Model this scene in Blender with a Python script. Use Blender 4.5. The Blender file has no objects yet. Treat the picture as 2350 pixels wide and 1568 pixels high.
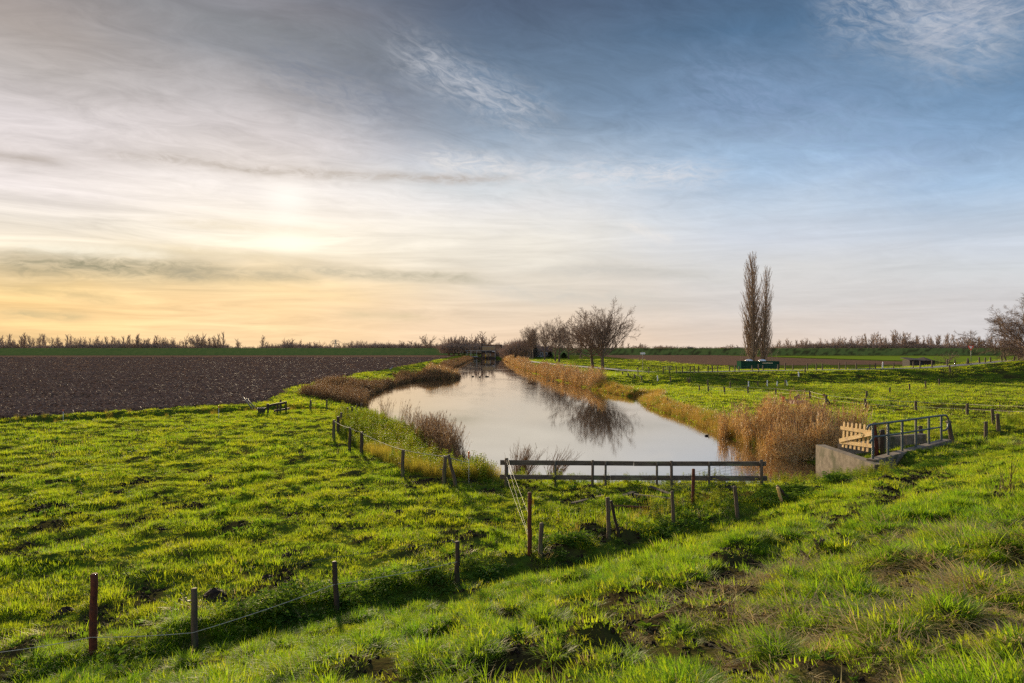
import bpy, math, random
import numpy as np
from mathutils import Vector, Matrix
R = random.Random(7)
RN = np.random.RandomState(11)
SC = bpy.context.scene
COL = SC.collection
PI = math.pi
CAMZ, F, CX, HY = 4.9, 1567.0, 1175.0, 800.0   # eye height, focal length and horizon of the photograph at 2350 px width

# ---------------------------------------------------------------- numpy noise
def _h(ix, iy, s):
    n = (ix.astype(np.int64) * 374761393 + iy.astype(np.int64) * 668265263 + s * 1442695041) & 0xffffffff
    n = ((n ^ (n >> 13)) * 1274126177) & 0xffffffff
    n = ((n ^ (n >> 15)) * 2246822519) & 0xffffffff
    return ((n ^ (n >> 16)) & 0xffff) / 65535.0
def vnoise(x, y, s=0):
    x0, y0 = np.floor(x), np.floor(y)
    fx, fy = x - x0, y - y0
    fx, fy = fx*fx*(3-2*fx), fy*fy*(3-2*fy)
    a = _h(x0, y0, s); b = _h(x0+1, y0, s); c = _h(x0, y0+1, s); d = _h(x0+1, y0+1, s)
    return (a*(1-fx)+b*fx)*(1-fy) + (c*(1-fx)+d*fx)*fy
def fbm(x, y, s=0, o=3):
    t, a, n = 0.0, 1.0, 0.0
    for i in range(o):
        t = t + a*vnoise(x*2**i + 17.3*i, y*2**i - 9.1*i, s+i); n += a; a *= .5
    return t/n
def ss(a, b, x):
    t = np.clip((x-a)/(b-a), 0, 1)
    return t*t*(3-2*t)
def sd_poly(px, py, poly):
    d = np.full(np.shape(px), 1e18); inside = np.zeros(np.shape(px), bool)
    n = len(poly)
    for i in range(n):
        ax, ay = poly[i]; bx, by = poly[(i+1) % n]
        ex, ey = bx-ax, by-ay
        t = np.clip(((px-ax)*ex + (py-ay)*ey)/(ex*ex+ey*ey), 0, 1)
        d = np.minimum(d, (px-ax-t*ex)**2 + (py-ay-t*ey)**2)
        c = (ay > py) != (by > py)
        inside ^= c & (px < (bx-ax)*(py-ay)/((by-ay) if by != ay else 1e-9) + ax)
    d = np.sqrt(d)
    return np.where(inside, -d, d)
def dline(px, py, pts):
    d = np.full(np.shape(px), 1e18)
    for (ax, ay), (bx, by) in zip(pts, pts[1:]):
        ex, ey = bx-ax, by-ay
        t = np.clip(((px-ax)*ex + (py-ay)*ey)/(ex*ex+ey*ey), 0, 1)
        d = np.minimum(d, (px-ax-t*ex)**2 + (py-ay-t*ey)**2)
    return np.sqrt(d)

# ---------------------------------------------------------------- the lie of the land
WATER = -1.3
CANAL = [(-.5,31.5),(-3,37),(-7,50),(-12,62),(-16.2,73),(-19.3,88),(-20.4,108),(-19.5,130),(-12.8,140),(-12,146),(-17.5,156),(-18.5,200),(-24,420),
         (-6.5,420),(2.2,216),(8.1,139),(11.4,108),(14.6,88),(17.5,88),(17.5,86.6),(15.2,82),(14.6,76),(14.6,67),(15.1,59),(14.7,48.6),(15.3,41),
         (16.0,36.5),(15.75,34),(15.75,31.3),(13,30.2),(9,29.6),(4,30)]
FIELD_L = [(-22.5,61.5),(-36,48.3),(-120,-32),(-500,100),(-500,470),(-200,488),(-40,500),(-36,427),(-29.5,153),(-26.5,84)]
FIELD_R = [(52,226),(63,192),(124,205),(144,250),(141,330),(150,490),(57,500)]
DITCH_L = [(-120,-36),(-60,21),(-34,45.8),(-19.8,56.6),(-13.2,58.5)]
NETTLE = [(-.6,24.9),(-2.4,25.4),(-4.1,27.2),(-6.7,32.2),(-9.4,38),(-11.3,44),(-14,55),(-11.0,58),(-7.3,50),(-3.3,37.5),(-.9,32.3)]
ROAD = [(-2,330),(6.5,250),(13,203),(20,170),(26,142),(30.5,124),(37,122.4),(50,124.6),(64,125.4),(77,126.4),(87,129.4),(95,130.5),(120,133.5)]
EMB_X = [8, 14, 20, 28, 40, 64, 76.6, 87, 95, 120]
EMB_Y = [110, 112, 116, 115, 121, 122, 123, 126, 127, 130]
EMB_Z = [.2, .22, .35, .45, .72, .98, 1.25, 1.85, 2.5, 3.0]
PATH = [(27,38),(21.5,32.2),(16.7,26.8),(12,20.6),(7.7,14.7),(4.4,11),(1.6,7.8),(-1,5.2)]
def foot_s(x, y): return (x+6.6)*.59 - (y-10.8)*.808
def axis(y): return np.interp(y, [30,150,420], [6,-3,-14])
def Hraw(x, y, micro=True):
    x = np.asarray(x, float); y = np.asarray(y, float)
    s = foot_s(x, y)
    right = ss(-3, 3, x - axis(y))
    wr = ss(-3, -9, s)*ss(13, 17, x)
    fr = -.8*wr
    yc = np.interp(x, EMB_X, EMB_Y); zc = np.interp(x, EMB_X, EMB_Z)
    t = ss(-13, 0, y-yc)
    zr = fr*(1-t) + zc*t
    zr = zr*(1-ss(8, 24, y-yc)) + .1*ss(8, 24, y-yc)
    dc = sd_poly(x, y, CANAL)
    zl = .32*np.exp(-((dc-9)/2.2)**2)*ss(60, 85, y)*(1-right)
    p = zl*(1-right) + zr*right
    W = np.where(right > .5, np.where(y < 106, 2.4, 5.5), 6.2)
    W = W*(1-ss(34, 24, y)) + 5.6*ss(34, 24, y)
    tb = np.clip(dc/W, 0, 1); tb = np.where(right > .5, ss(0, 1, tb), tb**.85)
    z = np.where(dc > 0, -1.36 + (p+1.36)*tb, np.maximum(-2.7, -1.36 + .4*dc))
    z = z + np.minimum(.254*.7*np.log1p(np.exp(np.clip(s/.7, -40, 40))), 5.5)
    z = z - .95*np.exp(-(dline(x, y, DITCH_L)/1.9)**4)
    z = z - .55*np.exp(-(dline(x, y, [(18,35),(24,38.6),(31,41)])/1.3)**2)
    sw = ss(-9, -5, x)*ss(10, 5.5, x)
    z = z - sw*.36*ss(-.15, .8, s)*(1-ss(2.4, 6.0, s))
    z = z - .14*np.exp(-(dline(x, y, PATH)/.34)**2)*ss(8, 11, y) + .07*np.exp(-((dline(x, y, PATH)-.8)/.4)**2)*ss(8, 11, y)
    # far river dike
    yf = 505 - .07*np.abs(x)
    z = z*(1-ss(0, 16, y-yf)) + 5.12*ss(0, 16, y-yf)*(1-ss(20, 38, y-yf))
    if micro:
        m = ss(.2, 2.5, dc)
        hum = np.maximum(fbm(x*1.15, y*1.15, 3, 3)-.42, 0)
        near = 1-ss(70, 110, y)
        z = z + m*near*(hum*.38 - .035 + (fbm(x*4.1, y*4.1, 9, 2)-.5)*.05)
        z = z + np.maximum(fbm(x*2.3, y*2.3, 23, 2)-.46, 0)*.36*ss(.6, 2.0, s)*ss(20, 13, y)
        z = z + m*(fbm(x*.12, y*.12, 21, 3)-.5)*.16
        on = ss(-14, -10, y-yc)*(1-ss(-2, 1, y-yc))*right
        z = z + on*(fbm(x*.3, y*1.1, 31, 3)-.5)*.5
    return z
def H(x, y): return float(Hraw(np.array([x]), np.array([y]))[0])
def H0(x, y): return float(Hraw(np.array([x]), np.array([y]), False)[0])
def ray(px, d): return (px-CX)*d/F
def hit(px, py):
    """The ground point that the photograph shows at (px, py)."""
    k = (py-HY)/F
    d = np.geomspace(4, 600, 3000)
    x = (px-CX)/F*d
    g = CAMZ - k*d - Hraw(x, d, False)
    i = int(np.argmax(g < 0)) if (g < 0).any() else len(d)-1
    if i == 0: return x[0], d[0], H(x[0], d[0])
    a = g[i-1]/(g[i-1]-g[i]+1e-12)
    dd = d[i-1]+(d[i]-d[i-1])*a
    xx = (px-CX)/F*dd
    return xx, dd, H(xx, dd)

# ---------------------------------------------------------------- mesh builder and object helpers
class MB:
    def __init__(s): s.v = []; s.f = []; s.m = []
    def add(s, vs, fs, mi=0):
        b = len(s.v); s.v.extend(tuple(v) for v in vs)
        s.f.extend(tuple(b+i for i in f) for f in fs); s.m.extend([mi]*len(fs)); return s
    def box(s, c, size, rot=None, mi=0, jit=0):
        hx, hy, hz = (q/2 for q in size)
        vs = [Vector((sx*hx, sy*hy, sz*hz)) for sz in (-1,1) for sy in (-1,1) for sx in (-1,1)]
        if jit: vs = [v + Vector((R.uniform(-jit,jit),R.uniform(-jit,jit),R.uniform(-jit,jit))) for v in vs]
        if rot is not None: vs = [rot @ v for v in vs]
        c = Vector(c)
        return s.add([v+c for v in vs], [(0,2,3,1),(4,5,7,6),(0,1,5,4),(2,6,7,3),(0,4,6,2),(1,3,7,5)], mi)
    def beam(s, a, b, w, h, mi=0, jit=0):
        """A plank from a to b, w thick sideways, h tall."""
        a, b = Vector(a), Vector(b); d = b-a; L = d.length
        y = d.normalized(); up = Vector((0,0,1))
        if abs(y.dot(up)) > .95: up = Vector((0,1,0))
        x = y.cross(up).normalized(); z = x.cross(y)
        m = Matrix((x, y, z)).transposed()
        return s.box((a+b)/2, (w, L, h), m, mi, jit)
    def tube(s, pts, rad, n=6, mi=0, cap=True):
        pts = [Vector(p) for p in pts]; k = len(pts)
        if not hasattr(rad, '__len__'): rad = [rad]*k
        vs = []; prev = None
        for i, p in enumerate(pts):
            d = (pts[min(i+1, k-1)]-pts[max(i-1, 0)]).normalized()
            if prev is None:
                u = d.cross(Vector((0,0,1)))
                if u.length < .1: u = d.cross(Vector((1,0,0)))
            else: u = prev - d*prev.dot(d)
            u.normalize(); prev = u; w = d.cross(u)
            for j in range(n):
                a = 2*PI*j/n; vs.append(p + (u*math.cos(a)+w*math.sin(a))*rad[i])
        fs = [(i*n+j, i*n+(j+1)%n, (i+1)*n+(j+1)%n, (i+1)*n+j) for i in range(k-1) for j in range(n)]
        if cap and n > 3: fs += [tuple(range(n-1,-1,-1)), tuple((k-1)*n+j for j in range(n))]
        return s.add(vs, fs, mi)
    def blade(s, p, d, L, w, droop, seg=3, mi=0, face=None):
        """A grass blade or leaf strip from p leaning along d, bending down."""
        p = Vector(p); d = Vector(d).normalized()
        side = d.cross(Vector((0,0,1)))
        if side.length < .05: side = Vector((1,0,0))
        side.normalize()
        if face is not None: side = (side*math.cos(face)+d.cross(side)*math.sin(face))
        vs = []; q = p.copy()
        for i in range(seg+1):
            t = i/seg; ww = w*(1-t)**.7*(.75+.5*min(t*3,1)*.5)
            if i == seg: vs.append(q.copy())
            else: vs += [q-side*ww/2, q+side*ww/2]
            q = q + d*(L/seg); d = (d + Vector((0,0,-1))*droop/seg + Vector((R.gauss(0,.05),R.gauss(0,.05),0))).normalized()
        fs = [(2*i, 2*i+1, 2*i+3, 2*i+2) for i in range(seg-1)] + [(2*seg-2, 2*seg-1, 2*seg)]
        return s.add(vs, fs, mi)
    def leaf(s, p, d, L, w, mi=0, fold=.25):
        p = Vector(p); d = Vector(d).normalized(); side = d.cross(Vector((0,0,1)))
        if side.length < .05: side = Vector((1,0,0))
        side.normalize(); up = side.cross(d)
        a = p+d*L*.4; b = p+d*L
        dr = -up*L*.12
        vs = [p, a-side*w/2+up*w*fold, a+up*0, a+side*w/2+up*w*fold, b+dr]
        return s.add(vs, [(0,2,1),(0,3,2),(1,2,4),(2,3,4)], mi)
    def lathe(s, prof, n=12, c=(0,0,0), mi=0):
        c = Vector(c); vs = [c+Vector((r*math.cos(2*PI*j/n), r*math.sin(2*PI*j/n), z)) for r, z in prof for j in range(n)]
        fs = [(i*n+j, i*n+(j+1)%n, (i+1)*n+(j+1)%n, (i+1)*n+j) for i in range(len(prof)-1) for j in range(n)]
        fs += [tuple(range(n-1,-1,-1)), tuple((len(prof)-1)*n+j for j in range(n))]
        return s.add(vs, fs, mi)
    def ellip(s, c, r, n=10, k=7, rot=None, mi=0):
        c = Vector(c); vs = []
        for i in range(k+1):
            a = -PI/2+PI*i/k
            for j in range(n):
                v = Vector((r[0]*math.cos(a)*math.cos(2*PI*j/n), r[1]*math.cos(a)*math.sin(2*PI*j/n), r[2]*math.sin(a)))
                vs.append(c + (rot @ v if rot is not None else v))
        fs = [(i*n+j, i*n+(j+1)%n, (i+1)*n+(j+1)%n, (i+1)*n+j) for i in range(k) for j in range(n)]
        return s.add(vs, fs, mi)
    def prism(s, outline, y0, y1, mi=0):
        n = len(outline)
        vs = [(x, y0, z) for x, z in outline] + [(x, y1, z) for x, z in outline]
        return s.add(vs, [tuple(range(n)), tuple(range(2*n-1, n-1, -1))] + [(i, n+i, n+(i+1)%n, (i+1)%n) for i in range(n)], mi)
    def mesh(s, name, mats, smooth=False):
        me = bpy.data.meshes.new(name); me.from_pydata(s.v, [], s.f)
        for m in (mats if isinstance(mats, (list, tuple)) else [mats]): me.materials.append(m)
        if any(s.m): me.polygons.foreach_set('material_index', s.m)
        if smooth: me.polygons.foreach_set('use_smooth', [True]*len(s.f))
        me.update(); return me
    def obj(s, name, mats, parent=None, smooth=False, loc=None):
        o = bpy.data.objects.new(name, s.mesh(name, mats, smooth)); COL.objects.link(o)
        if parent is not None: o.parent = parent
        if loc is not None: o.location = loc
        return o
def tag(o, label=None, cat=None, group=None, kind=None):
    if label: o['label'] = label
    if cat: o['category'] = cat
    if group: o['group'] = group
    if kind: o['kind'] = kind
    return o
def thing(name, loc, label, cat, group=None, rz=0):
    o = bpy.data.objects.new(name, None); COL.objects.link(o); o.location = loc; o.rotation_euler = (0,0,rz)
    o.empty_display_size = .2
    return tag(o, label, cat, group)
def gridmesh(name, X, Y, Z, mat, mask=None, attrs=None, smooth=True):
    r, c = X.shape
    me = bpy.data.meshes.new(name)
    idx = np.arange(r*c).reshape(r, c)
    q = np.stack([idx[:-1,:-1], idx[:-1,1:], idx[1:,1:], idx[1:,:-1]], -1).reshape(-1, 4)
    co = np.stack([X, Y, Z], -1).reshape(-1, 3)
    if mask is not None:
        q = q[mask.reshape(-1)]
        used = np.unique(q); rm = np.full(r*c, -1); rm[used] = np.arange(len(used)); q = rm[q]; co = co[used]
        if attrs: attrs = {k: v.reshape(-1)[used] for k, v in attrs.items()}
    me.vertices.add(len(co)); me.vertices.foreach_set('co', co.astype(np.float32).ravel())
    me.loops.add(len(q)*4); me.loops.foreach_set('vertex_index', q.astype(np.int32).ravel())
    me.polygons.add(len(q)); me.polygons.foreach_set('loop_start', np.arange(0, len(q)*4, 4, dtype=np.int32))
    me.polygons.foreach_set('use_smooth', np.ones(len(q), bool) if smooth else np.zeros(len(q), bool))
    for k, v in (attrs or {}).items():
        a = me.attributes.new(k, 'FLOAT', 'POINT'); a.data.foreach_set('value', np.asarray(v, np.float32).ravel())
    me.materials.append(mat); me.update(calc_edges=True); me.validate()
    o = bpy.data.objects.new(name, me); COL.objects.link(o); return o
def scatter(name, P, rot, scl, idx, protos):
    """One object of many small plants: prototypes instanced on the points of its mesh."""
    me = bpy.data.meshes.new(name); n = len(P)
    me.vertices.add(n); me.vertices.foreach_set('co', np.asarray(P, np.float32).ravel())
    a = me.attributes.new('rot', 'FLOAT_VECTOR', 'POINT'); a.data.foreach_set('vector', np.asarray(rot, np.float32).ravel())
    a = me.attributes.new('scl', 'FLOAT_VECTOR', 'POINT'); a.data.foreach_set('vector', np.asarray(scl, np.float32).ravel())
    a = me.attributes.new('idx', 'INT', 'POINT'); a.data.foreach_set('value', np.asarray(idx, np.int32).ravel())
    o = bpy.data.objects.new(name, me); COL.objects.link(o)
    c = bpy.data.collections.new(name + '_kinds')
    for p in protos: c.objects.link(p)
    g = bpy.data.node_groups.new(name + '_scatter', 'GeometryNodeTree')
    g.interface.new_socket('Geometry', in_out='INPUT', socket_type='NodeSocketGeometry')
    g.interface.new_socket('Geometry', in_out='OUTPUT', socket_type='NodeSocketGeometry')
    N = g.nodes.new; L = g.links.new
    gi = N('NodeGroupInput'); go = N('NodeGroupOutput'); ip = N('GeometryNodeInstanceOnPoints'); ci = N('GeometryNodeCollectionInfo')
    ci.inputs['Collection'].default_value = c; ci.inputs['Separate Children'].default_value = True; ci.inputs['Reset Children'].default_value = True
    def attr(nm, t):
        q = N('GeometryNodeInputNamedAttribute'); q.data_type = t; q.inputs['Name'].default_value = nm; return q.outputs['Attribute']
    e = N('FunctionNodeEulerToRotation')
    L(gi.outputs[0], ip.inputs['Points']); L(ci.outputs[0], ip.inputs['Instance']); ip.inputs['Pick Instance'].default_value = True
    L(attr('idx', 'INT'), ip.inputs['Instance Index']); L(attr('rot', 'FLOAT_VECTOR'), e.inputs[0]); L(e.outputs[0], ip.inputs['Rotation'])
    L(attr('scl', 'FLOAT_VECTOR'), ip.inputs['Scale']); L(ip.outputs[0], go.inputs[0])
    m = o.modifiers.new('scatter', 'NODES'); m.node_group = g
    return o
_pn = [0]
def proto(mb, mats, smooth=False):
    _pn[0] += 1
    nm = 'sprig_%04d' % _pn[0]
    return bpy.data.objects.new(nm, mb.mesh(nm, mats, smooth))

# ---------------------------------------------------------------- materials
def lin(c):
    return tuple(((v/255)/12.92 if v/255 <= .04045 else ((v/255+.055)/1.055)**2.4) for v in c)
class X:
    """A node socket one can do sums with."""
    def __init__(s, nt, k): s.nt = nt; s.k = k
    def _m(s, op, *a):
        n = s.nt.nodes.new('ShaderNodeMath'); n.operation = op
        for i, v in enumerate((s,)+a):
            if isinstance(v, X): s.nt.links.new(v.k, n.inputs[i])
            else: n.inputs[i].default_value = v
        return X(s.nt, n.outputs[0])
    def __add__(s, o): return s._m('ADD', o)
    def __radd__(s, o): return s._m('ADD', o)
    def __sub__(s, o): return s._m('SUBTRACT', o)
    def __rsub__(s, o): return (s*-1.0)._m('ADD', o)
    def __mul__(s, o): return s._m('MULTIPLY', o)
    def __rmul__(s, o): return s._m('MULTIPLY', o)
    def __truediv__(s, o): return s._m('DIVIDE', o)
    def exp(s):
        return s._m('EXPONENT')
    def smooth(s, a, b, lo=0., hi=1.):
        n = s.nt.nodes.new('ShaderNodeMapRange'); n.interpolation_type = 'SMOOTHSTEP'; n.clamp = True
        s.nt.links.new(s.k, n.inputs['Value'])
        for nm, v in (('From Min', a), ('From Max', b), ('To Min', lo), ('To Max', hi)): n.inputs[nm].default_value = v
        return X(s.nt, n.outputs[0])
    def gauss(s, c, w):
        t = (s-c)/w; return ((t*t)*-1.0).exp()
def vec(nt, x, y, z):
    n = nt.nodes.new('ShaderNodeCombineXYZ')
    for i, v in enumerate((x, y, z)):
        if isinstance(v, X): nt.links.new(v.k, n.inputs[i])
        else: n.inputs[i].default_value = v
    return X(nt, n.outputs[0])
def noise(nt, v, scale, detail=4, rough=.55, dist=0.):
    n = nt.nodes.new('ShaderNodeTexNoise'); n.inputs['Scale'].default_value = scale; n.inputs['Detail'].default_value = detail
    n.inputs['Roughness'].default_value = rough; n.inputs['Distortion'].default_value = dist
    if v is not None: nt.links.new(v.k, n.inputs['Vector'])
    return X(nt, n.outputs['Fac'])
def mixc(nt, f, a, b, mode='MIX'):
    n = nt.nodes.new('ShaderNodeMix'); n.data_type = 'RGBA'; n.blend_type = mode; n.clamp_factor = True
    for sock, v in ((n.inputs[0], f), (n.inputs[6], a), (n.inputs[7], b)):
        if isinstance(v, X): nt.links.new(v.k, sock)
        elif isinstance(v, (int, float)): sock.default_value = v
        else: sock.default_value = (*v[:3], 1)
    return X(nt, n.outputs[2])
def coords(nt, which='Object', mul=None):
    if which == 'World':
        k = X(nt, nt.nodes.new('ShaderNodeNewGeometry').outputs['Position'])
    else: k = X(nt, nt.nodes.new('ShaderNodeTexCoord').outputs[which])
    if mul:
        n = nt.nodes.new('ShaderNodeVectorMath'); n.operation = 'MULTIPLY'; nt.links.new(k.k, n.inputs[0]); n.inputs[1].default_value = mul
        k = X(nt, n.outputs[0])
    return k
def newmat(name):
    m = bpy.data.materials.new(name); m.use_nodes = True; nt = m.node_tree; nt.nodes.clear()
    o = nt.nodes.new('ShaderNodeOutputMaterial'); return m, nt, o
def principled(nt, col, rough=.8, spec=.3, bump=None, bstr=.3, bdist=.02, metal=0.):
    p = nt.nodes.new('ShaderNodeBsdfPrincipled')
    def put(nm, v):
        if isinstance(v, X): nt.links.new(v.k, p.inputs[nm])
        elif isinstance(v, (int, float)): p.inputs[nm].default_value = v
        else: p.inputs[nm].default_value = (*v[:3], 1)
    put('Base Color', col); put('Roughness', rough); put('Specular IOR Level', spec); put('Metallic', metal)
    if bump is not None:
        b = nt.nodes.new('ShaderNodeBump'); b.inputs['Strength'].default_value = bstr; b.inputs['Distance'].default_value = bdist
        nt.links.new(bump.k, b.inputs['Height']); nt.links.new(b.outputs[0], p.inputs['Normal'])
    return p
def solid(name, c1, c2=None, scale=6., rough=.8, spec=.3, bstr=.3, mul=None, which='Object', detail=5, metal=0., bdist=.02, c3=None):
    m, nt, o = newmat(name)
    v = coords(nt, which, mul); n = noise(nt, v, scale, detail)
    col = mixc(nt, n.smooth(.34, .66), c1, c2 or tuple(q*.7 for q in c1))
    if c3: col = mixc(nt, noise(nt, v, scale*.35, 3).smooth(.5, .68), col, c3)
    p = principled(nt, col, rough, spec, n, bstr, bdist, metal)
    nt.links.new(p.outputs[0], o.inputs[0]); return m
def leafy(name, c1, c2, t1, t2, mixf=.45, rough=.45, spec=.35, wscale=.35, c3=None, t3=None, k3=(.55,.72)):
    """Thin leaves and blades: reflect one colour, let another through; changes from plant to plant and from patch to patch."""
    m, nt, o = newmat(name)
    rnd = X(nt, nt.nodes.new('ShaderNodeObjectInfo').outputs['Random'])
    wp = coords(nt, 'World')
    big = noise(nt, wp, wscale, 4).smooth(.35, .65)
    f = rnd*.55 + big*.45
    col = mixc(nt, f, c1, c2); tr = mixc(nt, f, t1, t2)
    if c3:
        g = noise(nt, wp, wscale*1.7, 5).smooth(*k3)
        col = mixc(nt, g, col, c3); tr = mixc(nt, g, tr, t3)
    p = principled(nt, col, rough, spec)
    t = nt.nodes.new('ShaderNodeBsdfTranslucent'); nt.links.new(tr.k, t.inputs[0])
    ms = nt.nodes.new('ShaderNodeMixShader'); ms.inputs[0].default_value = mixf
    nt.links.new(p.outputs[0], ms.inputs[1]); nt.links.new(t.outputs[0], ms.inputs[2]); nt.links.new(ms.outputs[0], o.inputs[0])
    return m
M = {}
M['grass'] = leafy('grass blade', (.085,.17,.012), (.165,.225,.014), (.27,.48,.014), (.59,.61,.018), .5, .6, .14, .5, (.18,.15,.03), (.46,.35,.05), (.66,.8))
M['lush'] = leafy('lush grass blade', (.06,.15,.012), (.125,.205,.014), (.21,.47,.014), (.42,.56,.018), .5, .6, .14, .6, (.17,.16,.03), (.42,.38,.05), (.68,.82))
M['straw'] = leafy('dry straw', (.60,.46,.20), (.42,.30,.13), (.62,.48,.17), (.48,.34,.12), .35, .6, .3, .8)
M['weed'] = leafy('broad green leaf', (.04,.095,.016), (.075,.13,.016), (.12,.28,.015), (.24,.36,.02), .35, .8, .05, .6)
M['nettle'] = leafy('nettle leaf', (.07,.125,.016), (.13,.15,.014), (.24,.40,.02), (.46,.44,.02), .5, .6, .2, .6, (.20,.14,.02), (.5,.33,.03), (.58,.75))
M['sedge'] = leafy('yellowing sedge', (.26,.18,.04), (.40,.24,.06), (.52,.34,.05), (.62,.36,.07), .4, .5, .35, .6, (.12,.16,.018), (.34,.42,.03), (.5,.66))
M['drygrass'] = leafy('yellow dry grass', (.17,.16,.022), (.25,.18,.03), (.42,.38,.03), (.5,.36,.045), .45, .5, .3, .6)
M['reed'] = leafy('tan reed', (.72,.54,.25), (.60,.41,.17), (.80,.56,.21), (.68,.44,.14), .38, .5, .35, .5)
M['reed2'] = leafy('rust brown reed', (.27,.165,.08), (.36,.225,.10), (.38,.23,.08), (.48,.30,.11), .35, .7, .1, .25, (.15,.12,.025), (.32,.25,.04), (.58,.75))
M['plume'] = leafy('reed plume', (.24,.14,.085), (.32,.195,.11), (.30,.16,.08), (.38,.22,.11), .35, .7, .2, .6)
M['wood'] = solid('grey brown wood', (.125,.092,.06), (.065,.047,.031), 14, .8, .25, .5, (1,1,.12), bdist=.01, c3=(.13,.14,.055))
M['oldwood'] = solid('dark weathered rail', (.145,.12,.088), (.085,.068,.05), 10, .85, .2, .4, (.3,1,1.6), bdist=.01, c3=(.17,.17,.09))
M['darkwood'] = solid('dark wet wood', (.065,.043,.029), (.035,.023,.016), 12, .75, .3, .5, (1,1,.15), bdist=.01, c3=(.085,.085,.032))
M['rust'] = solid('rusty steel', (.15,.042,.019), (.085,.024,.012), 18, .8, .3, .4, c3=(.07,.028,.02))
M['newwood'] = solid('pale yellow pine', (.66,.44,.16), (.52,.32,.10), 9, .6, .35, .25, (2,2,.4), bdist=.006, c3=(.40,.25,.12))
M['steel'] = solid('dull grey green painted steel', (.115,.135,.135), (.07,.085,.085), 7, .5, .35, .1, c3=(.13,.11,.085))
M['concrete'] = solid('weathered concrete', (.27,.22,.16), (.17,.135,.095), 4, .9, .2, .5, bdist=.02, c3=(.10,.095,.05), detail=9)
M['rope'] = solid('pale rope', (.62,.56,.40), None, 20, .7)
M['wire'] = solid('grey wire', (.16,.15,.13), None, 20, .5)
M['white'] = solid('white plastic', (.75,.75,.73), (.6,.6,.58), 5, .5)
M['orange'] = solid('orange plastic', (.85,.16,.02), None, 5, .4)
M['yellow'] = solid('yellow plastic', (.8,.5,.02), None, 5, .4)
M['bark'] = solid('grey brown bark', (.16,.12,.082), (.09,.066,.047), 5, .9, .15, .5, (1,1,.3), bdist=.03, c3=(.11,.105,.05))
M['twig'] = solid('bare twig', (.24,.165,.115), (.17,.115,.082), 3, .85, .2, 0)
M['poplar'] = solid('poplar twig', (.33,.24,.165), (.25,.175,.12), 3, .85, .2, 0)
M['hazetwig'] = solid('far twig paled for haze', (.40,.29,.21), (.29,.21,.155), 1, .9, .1, 0)  # bark lightened so the colour stands in for distance haze
M['soil'] = solid('dark molehill earth', (.046,.028,.017), (.024,.015,.010), 12, .9, .2, .8, bdist=.05)
M['conifer'] = leafy('dark evergreen', (.018,.034,.018), (.028,.042,.022), (.02,.04,.01), (.03,.05,.01), .2)
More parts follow.
